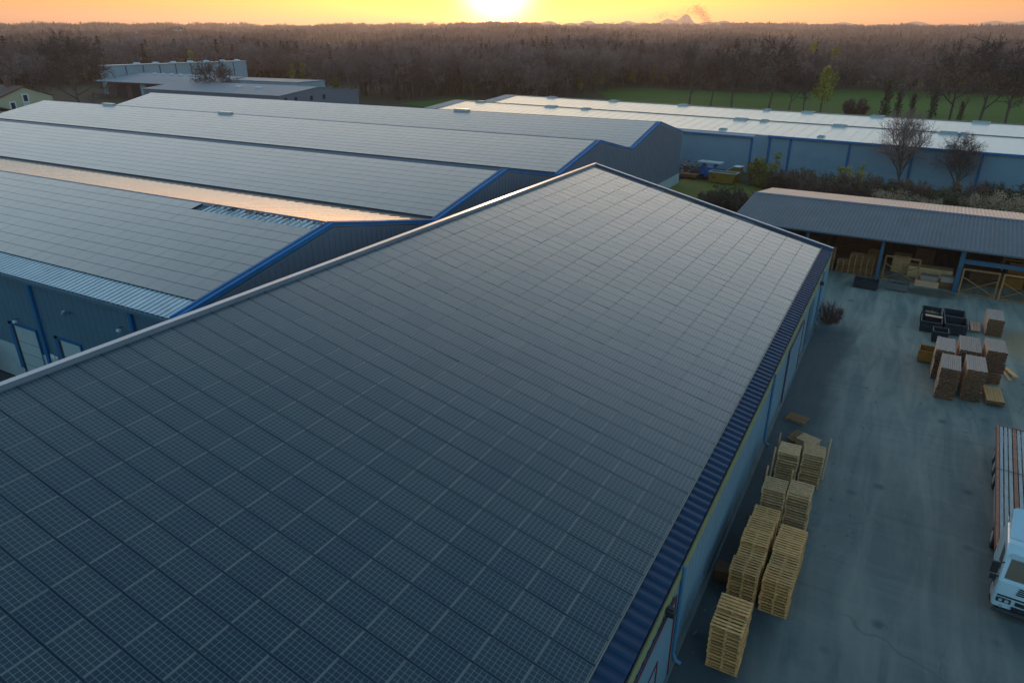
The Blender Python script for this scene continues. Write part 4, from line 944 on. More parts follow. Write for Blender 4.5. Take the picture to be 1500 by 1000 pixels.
# ------------------------------------------------ far buildings at the left
FB = thing('factory_block', 'tall flat blue grey factory block with upright joints far left', 'factory', (-272.5, 206, 0), 0, None, True)
mb = MB(); mb.box(-275, -270, 173, 239, 0, 10.); b = mb.build('wall', ['factory_wall'], FB)
for k in range(1, 9):
    mb = MB(); y = 173 + 66 * k / 9; mb.box(-269.99, -269.85, y - .18, y + .18, .5, 9.9); mb.build('joint', ['cap_dark'], b)
mb = MB(); mb.box(-275.2, -269.7, 172.8, 239.2, 10.003, 10.3); mb.build('parapet', ['factory_wall'], FB)
for k in range(7):
    mb = MB(); y = 186 + 8.2 * k; mb.cbox(-273.5, -271.5, y, y + 2., 10.0, 10.9, .2); mb.build('roof_dome', ['white_frame'], FB)
FH = thing('factory_hall', 'low brick hall with a broad blue grey roof in front of the factory block', 'factory', (-237, 175, 0), 0, None, True)
mb = MB(); mb.prism([(-266.5, 164.5, 5.45), (-266.5, 183., 7.5), (-266.5, 183., 7.25), (-266.5, 164.5, 5.2)], (58, 0, 0)); mb.build('roof', ['factory_roof'], FH)
mb = MB(); mb.box(-263, -209, 167, 183, 0, 5.1); w_ = mb.build('wall', ['brick'], FH)
mb = MB()
for x0, x1 in ((-258, -252), (-249, -243.5), (-238.5, -231), (-229, -222), (-219, -213)): mb.box(x0, x1, 166.9, 167.001, .2, 4.2)
mb.build('opening', ['dark'], w_)
mb = MB(); mb.box(-242.5, -239.5, 166.0, 166.9, 0, 4.9); mb.build('porch', ['factory_wall'], FH)
for k in range(9):
    mb = MB(); x = -255 + 4.9 * k; mb.cbox(x, x + 1.6, 180.3, 181.6, 7.1, 7.75, .15); mb.build('roof_dome', ['white_frame'], FH)
GH = thing('gabled_hall', 'grey gabled hall with four small dark windows beside the brick hall', 'hall', (-180, 158, 0), 0, None, True)
mb = MB(); mb.prism([(-150, 142.6, 0), (-150, 142.6, 5.75), (-150, 157, 7.2), (-150, 174, 5.5), (-150, 174, 0)], (-57, 0, 0)); w_ = mb.build('wall', ['wall_slate'], GH)
mb = MB(); mb.prism([(-149.8, 142.2, 5.78), (-149.8, 157, 7.28), (-149.8, 157, 7.42), (-149.8, 142.2, 5.92)], (-57.4, 0, 0)); mb.prism([(-149.8, 157, 7.28), (-149.8, 174.4, 5.54), (-149.8, 174.4, 5.68), (-149.8, 157, 7.42)], (-57.4, 0, 0)); mb.build('roof', ['factory_roof'], GH)
for y in (144.5, 148.2, 154.2, 159.2):
    mb = MB(); mb.box(-150.02, -149.93, y - .5, y + .5, 4.0, 5.2); mb.build('window', ['glass_dark'], GH)
for x in (-176, -168):
    mb = MB(); mb.cbox(x, x + 1.6, 150.5, 152.2, 6.5, 7.15, .1); mb.build('roof_dome', ['white_frame'], GH)
mb = MB(); mb.box(-215, -178, 176.5, 190, 0, 6.6)
bk = thing('flat_annex', 'low flat pale annex behind the gabled hall', 'annex', (-196, 183, 0), 0, None, True); mb.build('wall', ['factory_wall'], bk)
mb = MB(); mb.box(-215.2, -177.8, 176.3, 190.2, 6.603, 6.85); mb.build('roof', ['factory_roof'], bk)
HO = thing('cream_house', 'cream rendered house with a red brown roof and white framed windows', 'house', (-180, 90, 0), 0, None, True)
mb = MB(); mb.prism([(-172, 84.8, 0), (-172, 84.8, 8.3), (-172, 90, 10.2), (-172, 95.7, 8.15), (-172, 95.7, 0)], (-17, 0, 0)); mb.build('wall', ['cream_wall'], HO)
mb = MB(); mb.prism([(-171.7, 84.3, 8.24), (-171.7, 90, 10.3), (-171.7, 90, 10.5), (-171.7, 84.3, 8.44)], (-17.6, 0, 0)); mb.prism([(-171.7, 90, 10.3), (-171.7, 96.2, 8.1), (-171.7, 96.2, 8.3), (-171.7, 90, 10.5)], (-17.6, 0, 0)); rf = mb.build('roof', ['tile_red'], HO)
mb = MB(); mb.box(-177.6, -176.6, 89.2, 90.2, 10., 11.7); mb.build('chimney', ['brick'], rf)
mb = MB(); a = Vector((-178.5, 86.4, 9.24)); mb.prism([a, a + Vector((1.6, 0, 0)), a + Vector((1.6, 1.1, .40)), a + Vector((0, 1.1, .40))], (0, -.02, .08)); mb.build('skylight', ['headlamp'], rf)
for y, z, s_ in ((89.9, 8.0, .42), (90.0, 5.9, .42), (93.6, 6.3, .4), (87.0, 6.6, .4)):
    mb = MB(); mb.box(-172.05, -171.93, y - s_ - .3, y + s_ + .3, z - .95, z + .9); f = mb.build('window', ['white_frame'], HO)
    mb = MB(); mb.box(-171.93, -171.9, y - s_, y + s_, z - .65, z + .65); mb.build('pane', ['glass_dark'], f)
OB = thing('outbuilding', 'low outbuilding with a grey brown tiled roof in front of the cream house', 'outbuilding', (-172, 76, 0), 0, None, True)
mb = MB(); mb.box(-180, -161, 73, 83, 0, 5.7); mb.build('wall', ['cream_wall'], OB)
mb = MB(); mb.prism([(-160.4, 72.4, 5.75), (-160.4, 78, 7.5), (-160.4, 83.6, 5.9), (-160.4, 83.6, 6.1), (-160.4, 78, 7.75), (-160.4, 72.4, 5.95)], (-20.2, 0, 0)); mb.build('roof', ['tile_grey'], OB)
# a few distant houses in the wood, only specks in the photo
for x, y, s_, lab in ((-640, 560, 1.2, 'tiny white house in the wood just above the factory block'), (-430, 640, 1., 'tiny pale house in the wood left of the sun'), (-1180, 900, 1.6, 'tiny pale house deep in the hazy wood at the left'), (-1420, 1000, 1.6, 'tiny house with pale gable at the far left of the wood')):
    h = ground_h(x, y); t = thing('distant_house', lab, 'house', (x, y, h), R(20))
    mb = MB(); mb.prism([(-6 * s_, -4 * s_, 0), (6 * s_, -4 * s_, 0), (6 * s_, 4 * s_, 0), (-6 * s_, 4 * s_, 0)], (0, 0, 12 * s_)); mb.build('wall', ['white_frame'], t)
    mb = MB(); mb.prism([(-6.5 * s_, -4.6 * s_, 12 * s_ + .02), (-6.5 * s_, 4.6 * s_, 12 * s_ + .02), (-6.5 * s_, 0, 15 * s_)], (13 * s_, 0, 0)); mb.build('roof', ['tile_red'], t)
# ================================================================== THINGS IN THE YARD
# ---- pallets
def pallet_parts(w, d, nb, style):
    """deck boards across, three runners below, three boards underneath"""
    rg = random.Random(nb); out = []
    top = MB(); bot = MB(); run = []
    bw = .085 if style == 'open' else .098
    for k in range(nb):
        y = -d / 2 + bw / 2 + (d - bw) * k / (nb - 1) + rg.uniform(-.008, .008)
        top.box(-w / 2 + rg.uniform(0, .012), w / 2 - rg.uniform(0, .012), y - bw / 2, y + bw / 2, .120, .143)
    for k in range(3):
        y = -d / 2 + bw / 2 + (d - bw) * k / 2
        bot.box(-w / 2, w / 2, y - bw / 2, y + bw / 2, 0, .022)
    for k in range(3):
        r_ = MB()
        if style == 'open':
            x = (-w / 2 + .05, 0, w / 2 - .05)[k]; r_.box(x - .045, x + .045, -d / 2, d / 2, .0225, .1195)
        else:
            x = (-w / 2 + .04, 0, w / 2 - .04)[k]; q = .28 if k == 1 else .01; r_.box(x - .035, x + .035, -d / 2 + q, d / 2 - q, .0225, .1195)
        run.append(r_)
    return top, bot, run
PAL = {}
def make_pallet(key, w, d, nb, style, wood):
    top, bot, run = pallet_parts(w, d, nb, style)
    PAL[key] = (top.mesh('top_deck', [wood]), bot.mesh('bottom_deck', [wood]), [r_.mesh('runner', [wood]) for r_ in run])
    mb = MB()
    for q in [top, bot] + run: mb.add(q.v, q.f)
    PAL[key + '_whole'] = mb.mesh('pallet', [wood])
make_pallet('N', 1.12, .78, 5, 'open', 'timber'); make_pallet('A', 1.08, .90, 6, 'open', 'timber'); make_pallet('C', 1.0, 1.05, 7, 'shut', 'timber_old'); make_pallet('S', 1.1, .9, 6, 'open', 'timber_dark')
ORD = ['topmost'] + [w_ + ' from top' for w_ in ('second', 'third', 'fourth', 'fifth', 'sixth', 'seventh', 'eighth', 'ninth', 'tenth', 'eleventh', 'twelfth', 'thirteenth', 'fourteenth', 'fifteenth', 'sixteenth')]
rgp = random.Random(77)
def pallet(key, x, y, z, rz, label, group, whole=False, tilt=(0, 0)):
    if whole:
        o = link('pallet', PAL[key + '_whole'], None, (x, y, z), (tilt[0], tilt[1], rz)); return tag(o, label, 'pallet', group)
    t = thing('pallet', label, 'pallet', (x, y, z), rz, group); t.rotation_euler = (tilt[0], tilt[1], rz)
    a, b, rs = PAL[key]; link('top_deck', a, t); link('bottom_deck', b, t)
    for r_ in rs: link('runner', r_, t)
    return t
def pallet_stack(key, x, y, n, where, group, rz=0., whole=False, hidden=0):
    jx = jy = 0
    for k in range(n):
        jx = jx * .6 + rgp.uniform(-.022, .022); jy = jy * .6 + rgp.uniform(-.022, .022)
        pallet(key, x + jx, y + jy, .145 * k, rz + rgp.uniform(-.012, .012), 'wooden pallet, %s, %s' % (ORD[n - 1 - k], where), group, whole)
GP = 'wooden pallets stacked along the warehouse wall'
pallet_stack('N', -2.31, 19.82, 13, 'in the short stack nearest the bottom edge', GP)
pallet_stack('N', -2.33, 20.64, 14, 'in the stack just behind the nearest one', GP)
for i, nm in enumerate(('first', 'second', 'third', 'fourth', 'fifth')):
    pallet_stack('A', -2.44 + .01 * i, 23.24 + .94 * i, 12 - (i == 1), 'in the %s stack of the row next to the wall' % nm, GP, .02)
for i, nm in enumerate(('first', 'second', 'third', 'fourth')):
    pallet_stack('A', -1.22 + .012 * i, 23.50 + .935 * i, 11, 'in the %s stack of the row away from the wall' % nm, GP, -.015)
for x, y, nm in ((-2.36, 28.75, 'in the grey stack behind the long row'), (-1.30, 28.95, 'in the grey stack beyond the outer row'), (-2.33, 32.7, 'in the far stack closer to the wall'), (-1.24, 33.15, 'in the far stack farther from the wall')):
    pallet_stack('C', x, y, 15 if y < 30 else 13, nm, GP, rgp.uniform(-.03, .03))
# wooden stakes standing at the corners of the far stacks
for i, (x, y, h, lab) in enumerate(((-2.96, 33.2, 2.35, 'wooden stake at the wall side of the far pallet stack'), (-1.80, 33.3, 2.35, 'wooden stake between the two far pallet stacks'), (-.66, 33.7, 2.4, 'wooden stake at the outer corner of the far pallet stack'),
                                    (-2.96, 31.9, 2.2, 'wooden stake in front of the far pallet stack by the wall'), (-2.95, 29.8, 2.35, 'wooden stake behind the grey stack by the wall'), (-1.88, 30.1, 2.3, 'wooden stake between the two grey stacks'))):
    mb = MB(); mb.beam((0, 0, 0), (.03, .02, h), .07, .05); o = mb.build('stake', ['timber_old']); o.location = (x, y, 0); tag(o, lab, 'stake', 'stakes at the far pallet stacks')
pallet('S', -2.75, 39.45, 0, -.22, 'flat wooden pallet lying alone on the dark asphalt', None)
pallet('S', -2.1, 36.9, .0, -.3, 'wooden pallet at the bottom of the untidy pile past the stacks', None)
pallet('S', -2.2, 36.75, .25, -.42, 'wooden pallet tilted on top of the untidy pile past the stacks', None, False, (.22, .05))
mb = MB(); mb.box(-.5, .45, -.4, .4, 0, .55); mb.box(-.53, .48, -.43, .43, .552, .6)
o = mb.build('wooden_box', ['timber_old']); o.location = (-1.75, 36.45, 0); o.rotation_euler = (0, 0, -.35); tag(o, 'brown wooden box beside the untidy pallet pile', 'box')
t = thing('wooden_crate', 'dark wooden crate against the warehouse wall behind the pallet row', 'crate', (-3.42, 24.1, 0), .1)
mb = MB(); mb.box(-.28, .28, -.35, .35, .08, .62); mb.build('body', ['brown_board'], t)
for x in (-.25, .25): mb = MB(); mb.box(x - .05, x + .05, -.36, .36, 0, .079); mb.build('skid', ['brown_board'], t)

# ---- sawn timber bundles
def bundle_meshes(seed, w, L, h, cols, rows):
    rg = random.Random(seed); mb = MB(); bw, bh = w / cols, h / rows
    for r_ in range(rows):
        for c_ in range(cols):
            x0 = -w / 2 + c_ * bw; z0 = r_ * bh; a = rg.uniform(-.035, .035); b = rg.uniform(-.035, .035)
            e = .006; y0, y1 = -L / 2 + a, L / 2 + b
            X0, X1, Z0, Z1 = x0 + e * rg.uniform(.3, 2), x0 + bw - e, z0 + .002, z0 + bh - e * rg.uniform(.3, 1.6)
            i = len(mb.v); mb.v += [(X0, y0, Z0), (X1, y0, Z0), (X1, y1, Z0), (X0, y1, Z0), (X0, y0, Z1), (X1, y0, Z1), (X1, y1, Z1), (X0, y1, Z1)]
            for f, m_ in (((0, 3, 2, 1), 0), ((4, 5, 6, 7), 2), ((0, 1, 5, 4), 1), ((1, 2, 6, 5), 0), ((2, 3, 7, 6), 1), ((3, 0, 4, 7), 0)):
                mb.f.append(tuple(i + q for q in f)); mb.m.append(m_ if not (m_ == 2 and r_ < rows - 1) else 0)
    br = []
    for y in (-L * .36, 0, L * .36):
        k = MB(); k.box(-w / 2 + .02, w / 2 - .02, y - .04, y + .04, -.03, -.002); br.append(k)
    return mb.mesh('boards', ['timber_pink_glow', 'endgrain', 'timber_greytop']), [k.mesh('bearer', ['brown_board']) for k in br]
BUN = [bundle_meshes(200 + i, 1.06, 2.5, .66, 9, 11) for i in range(3)]
def bundle(i, x, y, z, rz, label, group, s=(1, 1, 1)):
    t = thing('timber_bundle', label, 'timber bundle', (x, y, z), rz, group)
    link('boards', BUN[i % 3][0], t, scale=s)
    for k in BUN[i % 3][1]: link('bearer', k, t, scale=s)
GB = 'timber bundles piled in the yard'
lv = ('bottom', 'middle', 'top')
def pile(x, y, n, rz, where, h=.695, s=(1, 1, 1)):
    for k in range(n):
        w_ = lv[k] if n == 3 else ('bottom', 'top')[k]
        bundle(k + int(x * 3), x + rgp.uniform(-.03, .03), y + rgp.uniform(-.05, .05), .03 + k * h, rz + rgp.uniform(-.02, .02), '%s timber bundle %s' % (w_, where), GB, s)
pile(4.82, 47.75, 3, -.03, 'of the front pile on the left, pale boards with dark ends')
pile(4.56, 50.75, 3, -.02, 'of the pile behind the front left pile')
pile(6.15, 48.3, 3, .0, 'of the front pile in the middle, beside the low stack')
pile(5.92, 51.5, 3, .0, 'of the wide pile behind the front middle pile', .72, (1.12, 1.1, 1))
pile(7.38, 51.7, 3, .03, 'of the right hand pile, brown ended, before the leaning plank', .76, (1.05, .95, 1.05))
pile(8.12, 61.1, 2, .0, 'of the far pile beyond the others, clean boards', .66, (1., 1.0, .95))
t = thing('timber_bundle', 'low stack of yellowish boards on the ground right of the front piles', 'timber bundle', (7.45, 48.15, .06), .05, GB)
low = bundle_meshes(231, .95, 2.3, .3, 6, 5)[0]; low.materials[0] = M['timber']; low.materials[2] = M['timber']
link('boards', low, t)
for k in BUN[0][1]: link('bearer', k, t, scale=(.85, .9, 1))
mb = MB(); mb.beam((8.5, 53.6, .08), (8.9, 51.75, .30), .28, .05); o = mb.build('plank', ['timber']); tag(o, 'pale plank propped on the ground right of the timber piles', 'plank')
mb = MB(); mb.beam((8.28, 53.4, .03), (8.62, 51.6, .03), .20, .05); o = mb.build('plank', ['timber_old']); tag(o, 'dull plank lying flat next to the propped pale plank', 'plank')
# pale planks on a pallet between the bins and the far pile
pallet('S', 6.8, 60.9, 0, .05, 'pallet under the loose pale planks behind the timber piles', None)
mb = MB(); mb.box(-.5, -.28, -1.0, .95, 0, .12); o = mb.build('plank', ['timber_pink_glow']); o.location = (6.82, 60.9, .146); tag(o, 'single pale plank at the left on the planks pallet', 'plank')
for i in range(3):
    mb = MB(); mb.box(-.16 + .22 * i, .04 + .22 * i, -1. + .05 * i, .9, 0, .12); o = mb.build('plank', ['timber_pink_glow']); o.location = (6.82, 60.9, .146)
    tag(o, ('left', 'middle', 'right')[i] + ' one of three pale planks side by side on the planks pallet', 'plank', 'three planks side by side')

# ---- bins
def bin_box(name, label, x, y, rz, w, d, h, m, cat='bin', ribs=5, fill=None, group=None):
    t = thing(name, label, cat, (x, y, 0), rz, group); k = .035
    mb = MB(); mb.box(-w / 2, w / 2, -d / 2, -d / 2 + k, .1, h); mb.box(-w / 2, w / 2, d / 2 - k, d / 2, .1, h); mb.box(-w / 2, -w / 2 + k, -d / 2 + k, d / 2 - k, .1, h); mb.box(w / 2 - k, w / 2, -d / 2 + k, d / 2 - k, .1, h); mb.box(-w / 2 + k, w / 2 - k, -d / 2 + k, d / 2 - k, .1, .14)
    for i in range(ribs):
        xx = -w / 2 + w * (i + .5) / ribs; mb.box(xx - .04, xx + .04, -d / 2 - .03, -d / 2 - .001, .12, h - .08); mb.box(xx - .04, xx + .04, d / 2 + .001, d / 2 + .03, .12, h - .08)
        yy = -d / 2 + d * (i + .5) / ribs; mb.box(-w / 2 - .03, -w / 2 - .001, yy - .04, yy + .04, .12, h - .08); mb.box(w / 2 + .001, w / 2 + .03, yy - .04, yy + .04, .12, h - .08)
    mb.build('body', [m], t)
    mb = MB(); e = .05
    mb.box(-w / 2 - e, w / 2 + e, -d / 2 - e, -d / 2 + .02, h + .002, h + .055); mb.box(-w / 2 - e, w / 2 + e, d / 2 - .02, d / 2 + e, h + .002, h + .055); mb.box(-w / 2 - e, -w / 2 + .02, -d / 2 + .021, d / 2 - .021, h + .002, h + .055); mb.box(w / 2 - .02, w / 2 + e, -d / 2 + .021, d / 2 - .021, h + .002, h + .055)
    mb.build('rim', [m], t)
    for sx in (-1, 1):
        mb = MB(); mb.box(sx * w / 2 - .07 * (sx > 0), sx * w / 2 + .07 * (sx < 0), -d / 2, d / 2, 0, .098); mb.build('skid', [m], t)
    if fill:
        rg = random.Random(int(x * 100)); mb = MB(); lab, mm, lvl, cat2 = fill
        for _ in range(130):
            px, py = rg.uniform(-w / 2 + .2, w / 2 - .2), rg.uniform(-d / 2 + .2, d / 2 - .2); pz = .16 + rg.random() * lvl * (1 - .5 * (abs(px) / w + abs(py) / d))
            a = rg.uniform(0, PI); L = rg.uniform(.08, .16); mb.beam((px - L * math.cos(a), py - L * math.sin(a), pz), (px + L * math.cos(a), py + L * math.sin(a), pz + rg.uniform(-.04, .07)), .07, .05)
        o = mb.build('offcuts', [mm]); o.location = (x, y, 0); o.rotation_euler = (0, 0, rz); tag(o, lab, cat2, kind='stuff')
    return t
bin_box('metal_bin', 'dark metal bin full of wood offcuts, farthest left of the bins', 3.95, 61.2, -.03, 1.3, 1.6, .82, 'bin_dark', fill=('heap of brown wood offcuts in the far left metal bin', 'chips', .62, 'offcuts'))
bin_box('metal_bin', 'dark metal bin with a pale board across its top', 3.95, 59.1, -.02, 1.34, 1.7, .82, 'bin_dark')
mb = MB(); mb.box(-.55, .6, -.16, .16, 0, .03); o = mb.build('board', ['timber_pink_glow']); o.location = (4.05, 59.65, .88); o.rotation_euler = (.02, 0, -.08); tag(o, 'pale board laid across the dark metal bin', 'board')
bin_box('metal_bin', 'dark blue metal bin with blue scrap inside, behind the empty one', 5.5, 61.3, .0, 1.36, 1.7, .82, 'bin_dark', fill=('blue grey scrap lying in the dark blue metal bin', 'blue_machine', .3, 'scrap'))
bin_box('metal_bin', 'large empty dark bin right of the board covered one', 5.55, 59.3, .02, 1.44, 1.8, .86, 'bin_dark')
bin_box('metal_bin', 'small dark bin between the dark bins and the orange crate', 4.55, 56.9, .0, .95, 1.0, .8, 'bin_dark', ribs=3)
bin_box('wooden_crate', 'ochre wooden crate standing open left of the timber piles', 3.78, 52.55, -.05, 1.05, 1.15, .82, 'ochre', 'crate', 4, ('pale scraps in the ochre wooden crate', 'timber_pink_glow', .15, 'scraps'))
bin_box('metal_bin', 'low rusty dark bin with offcuts before the shed, left one', -1.15, 67.3, -.05, 1.9, .95, .72, 'bin_dark', ribs=6, fill=('mixed offcuts in the left low bin before the shed', 'chips', .5, 'offcuts'))
bin_box('metal_bin', 'low grey bin wrapped in pale sheeting before the shed, right one', 1.35, 68.0, -.05, 1.65, .95, .66, 'gutter', ribs=6, fill=('dark scrap in the right low bin before the shed', 'bin_dark', .5, 'scrap'))

# ---- goods under the shed roof
GS = 'pallets stacked under the shed roof'
def shed_xy(x, y): c, s_ = math.cos(R(-2.6)), math.sin(R(-2.6)); return (x * c - y * s_, 69.3 + x * s_ + y * c)
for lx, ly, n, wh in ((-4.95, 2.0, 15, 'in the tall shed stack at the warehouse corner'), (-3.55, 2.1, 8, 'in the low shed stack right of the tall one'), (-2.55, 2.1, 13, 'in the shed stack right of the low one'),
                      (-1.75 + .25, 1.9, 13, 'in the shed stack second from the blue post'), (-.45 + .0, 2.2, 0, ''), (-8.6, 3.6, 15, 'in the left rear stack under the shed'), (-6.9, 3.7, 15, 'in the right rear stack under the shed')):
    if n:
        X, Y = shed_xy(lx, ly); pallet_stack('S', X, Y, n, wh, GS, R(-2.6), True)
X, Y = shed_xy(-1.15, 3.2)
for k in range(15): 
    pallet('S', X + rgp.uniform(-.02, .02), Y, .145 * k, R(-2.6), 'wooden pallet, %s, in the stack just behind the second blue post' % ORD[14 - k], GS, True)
def lump(name, lab, lx, ly, z, w, d, h, wood, ends, cols, rows, cat='timber bundle', group='timber stored under the shed roof'):
    rg = random.Random(int(lx * 100 + z * 10)); mb = MB(); bw, bh = w / cols, h / rows
    for r_ in range(rows):
        for c_ in range(cols):
            x0 = -w / 2 + bw * c_; a = rg.uniform(-.06, .06); mb.box(x0 + .006, x0 + bw - .006, -d / 2 + a, d / 2 + a, r_ * bh + .003, (r_ + 1) * bh - .008)
    o = mb.build(name, [wood]); X, Y = shed_xy(lx, ly); o.location = (X, Y, z); o.rotation_euler = (0, 0, R(-2.6)); tag(o, lab, cat, group)
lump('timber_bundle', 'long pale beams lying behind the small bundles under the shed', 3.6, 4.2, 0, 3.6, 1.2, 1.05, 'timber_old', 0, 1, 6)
lump('timber_bundle', 'pale orange plank bundle at the front edge of the shed, lower one', 3.55, 1.6, 0, 1.9, 1.0, .5, 'timber_pink_glow', 0, 1, 5)
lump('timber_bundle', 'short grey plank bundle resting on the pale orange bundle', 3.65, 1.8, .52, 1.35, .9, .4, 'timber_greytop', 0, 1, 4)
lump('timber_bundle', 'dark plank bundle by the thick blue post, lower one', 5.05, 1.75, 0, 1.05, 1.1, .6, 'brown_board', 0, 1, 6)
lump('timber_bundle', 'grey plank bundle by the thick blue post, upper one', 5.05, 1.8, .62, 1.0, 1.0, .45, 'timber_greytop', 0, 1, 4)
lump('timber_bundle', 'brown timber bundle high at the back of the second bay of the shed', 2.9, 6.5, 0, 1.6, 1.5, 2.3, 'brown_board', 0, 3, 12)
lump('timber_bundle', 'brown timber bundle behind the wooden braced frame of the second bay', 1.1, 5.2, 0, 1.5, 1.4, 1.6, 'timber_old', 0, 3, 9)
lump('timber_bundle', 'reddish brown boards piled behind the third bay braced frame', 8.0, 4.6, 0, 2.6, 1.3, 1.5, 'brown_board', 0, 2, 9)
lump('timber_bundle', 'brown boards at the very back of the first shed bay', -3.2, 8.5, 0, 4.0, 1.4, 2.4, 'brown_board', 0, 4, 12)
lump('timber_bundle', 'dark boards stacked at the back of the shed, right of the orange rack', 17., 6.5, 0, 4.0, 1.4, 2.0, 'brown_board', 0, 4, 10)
def braced(lab, x0, x1, ly, h, m):
    t = thing('braced_frame', lab, 'timber frame', (*shed_xy(x0, ly), 0), R(-2.6), 'braced timber frames at the front of the shed'); w = x1 - x0; b = .13
    mb = MB(); mb.box(0, b, -.06, .06, 0, h); mb.build('upright', [m], t); mb = MB(); mb.box(w - b, w, -.06, .06, 0, h); mb.build('upright', [m], t)
    mb = MB(); mb.box(b + .002, w - b - .002, -.06, .06, h - .15, h); mb.build('rail', [m], t); mb = MB(); mb.box(b + .002, w - b - .002, -.06, .06, .02, .15); mb.build('rail', [m], t)
    mb = MB(); mb.beam((b, 0, .2), (w - b, 0, h * .66), .05, .12, 0, (0, 1, 0)); mb.build('brace', [m], t); mb = MB(); mb.beam((b, .062, h * .66), (w - b, .062, .2), .05, .12, 0, (0, 1, 0)); mb.build('brace', [m], t)
braced('braced wooden frame between the two blue posts of the second bay', -.15, 2.75, 1.35, 2.35, 'timber_dark')
braced('braced wooden frame right of the thick blue post', 6.0, 8.75, .6, 2.3, 'timber_dark')
braced('greyish braced wooden frame at the right edge of the photo', 8.95, 11.7, .55, 2.3, 'timber_dark')
t = thing('storage_rack', 'orange steel storage rack with boxes deep in the right bay of the shed', 'rack', (*shed_xy(9.0, 4.5), 0), R(-2.6))
for x in (0, 2.7, 5.4):
    for y in (0, 1.0): mb = MB(); mb.box(x - .06, x + .06, y - .06, y + .06, 0, 3.7); mb.build('upright', ['orange_steel'], t)
for z in (1.2, 2.5):
    mb = MB(); mb.box(.061, 5.339, -.04, .04, z, z + .14); mb.box(.061, 5.339, .96, 1.04, z, z + .14); mb.build('shelf_beam', ['orange_steel'], t)
for i, (x, z, lab) in enumerate(((1.0, 0, 'ochre box on the floor left in the orange rack'), (3.6, 0, 'ochre box on the floor in the middle of the orange rack'), (3.9, 1.345, 'ochre box on the first shelf of the orange rack'), (1.3, 1.345, 'ochre box on the first shelf, left, of the orange rack'))):
    X, Y = shed_xy(9.0 + x, 5.0); mb = MB(); mb.cbox(-.85, .85, -.42, .42, 0, .95, .03); mb.box(-.87, .87, -.44, .44, .952, 1.0); o = mb.build('storage_box', ['ochre']); o.location = (X, Y, z); o.rotation_euler = (0, 0, R(-2.6)); tag(o, lab, 'box', 'boxes in the orange rack')

# ---- yellow skip, blue machine, scrap heap beyond the lawn
t = thing('yellow_skip', 'yellow steel skip with a white rim standing on the lawn by the blue wall', 'skip', (-24.2, 110.4, 0), R(-6))
mb = MB(); mb.prism([(-2.0, -.9, .12), (1.7, -.9, .12), (2.1, -.9, 1.55), (-2.1, -.9, 1.55)], (0, .06, 0)); mb.prism([(-2.0, .9, .12), (1.7, .9, .12), (2.1, .9, 1.55), (-2.1, .9, 1.55)], (0, -.06, 0))
mb.prism([(-2.1, -.838, 1.55), (-2.1, .838, 1.55), (-2.0, .838, .12), (-2.0, -.838, .12)], (.06, 0, 0)); mb.prism([(2.04, -.838, 1.55), (2.04, .838, 1.55), (1.64, .838, .12), (1.64, -.838, .12)], (.06, 0, 0)); mb.box(-1.93, 1.63, -.838, .838, .13, .2)
mb.box(-1.2, -1.0, -.96, -.903, .2, 1.5); mb.box(.7, .9, -.96, -.903, .2, 1.5); mb.build('body', ['yellow_skip'], t)
mb = MB(); mb.box(-2.2, 2.2, -1.0, -.82, 1.553, 1.7); mb.box(-2.2, 2.2, .82, 1.0, 1.553, 1.7); mb.box(-2.2, -2.0, -.818, .818, 1.553, 1.7); mb.box(2.0, 2.2, -.818, .818, 1.553, 1.7); mb.build('rim', ['concrete'], t)
mb = MB(); mb.cbox(-1.4, -1.05, -.99, -.965, .75, 1.05, .01); mb.build('mark', ['red_paint'], t)
t = thing('yellow_container', 'tipped yellow container end behind the yellow skip', 'container', (-23.5, 112.6, 0), R(-12)); t.scale = (.8, .8, .72)
mb = MB(); mb.prism([(-1.6, 0, .0), (1.3, 0, 0), (1.5, 0, 3.0), (.2, 0, 3.0), (-1.6, 0, 1.6)], (0, 1.6, 0)); mb.build('body', ['yellow_skip'], t)
mb = MB(); mb.beam((-1.7, .2, 1.62), (.2, .2, 3.05), .5, .12); mb.beam((.1, .8, 3.06), (1.6, .8, 3.06), 1.8, .1, 0); mb.build('lip', ['white_frame'], t)
mb = MB(); mb.prism([(-1.65, -.05, .4), (.4, -.05, .6), (.1, -.05, 2.4), (-1.4, -.05, 1.5)], (0, .045, 0)); mb.build('panel', ['rust'], t)
t = thing('blue_machine', 'blue machine with a grey flat top left of the yellow skip', 'machine', (-26.9, 112.3, 0), R(-8))
mb = MB(); mb.cbox(-.9, .9, -.7, .7, .5, 1.9, .15); mb.prism([(-1.5, -.5, .35), (-.6, -.5, .35), (-.85, -.5, 2.3), (-1.2, -.5, 2.3)], (0, 1., 0)); mb.beam((.7, 0, 1.9), (1.2, 0, 2.6), .4, .4); mb.build('body', ['blue_machine'], t)
mb = MB(); mb.cbox(-1.8, 1.9, -.9, .9, 2.55, 2.75, .06); mb.beam((-1., 0, 2.2), (-1., 0, 2.56), .3, .3); mb.build('top', ['concrete'], t)
for sx in (-1, 1):
    for sy in (-.75, .75):
        mb = MB(); mb.tube([(sx * .9, sy - .12, .42), (sx * .9, sy + .12, .42)], .42, 14); mb.build('wheel', ['rubber'], t)
rg = random.Random(8); mb = MB()
for k in range(260):
    a = rg.uniform(0, 1); x = -32.0 + 4.6 * a + rg.uniform(-.4, .4); y = 113.5 + rg.uniform(-1.6, 1.6); h = 3.3 * (1 - .45 * a) * max(.15, 1 - abs(y - 113.5) / 2.4); z = rg.uniform(.05, h)
    d_ = rvec(rg) * rg.uniform(.2, .9); d_.z *= .5; mb.beam((x, y, z), (x + d_.x, y + d_.y, max(.05, z + d_.z)), rg.uniform(.05, .4), rg.uniform(.03, .1), rg.randrange(4))
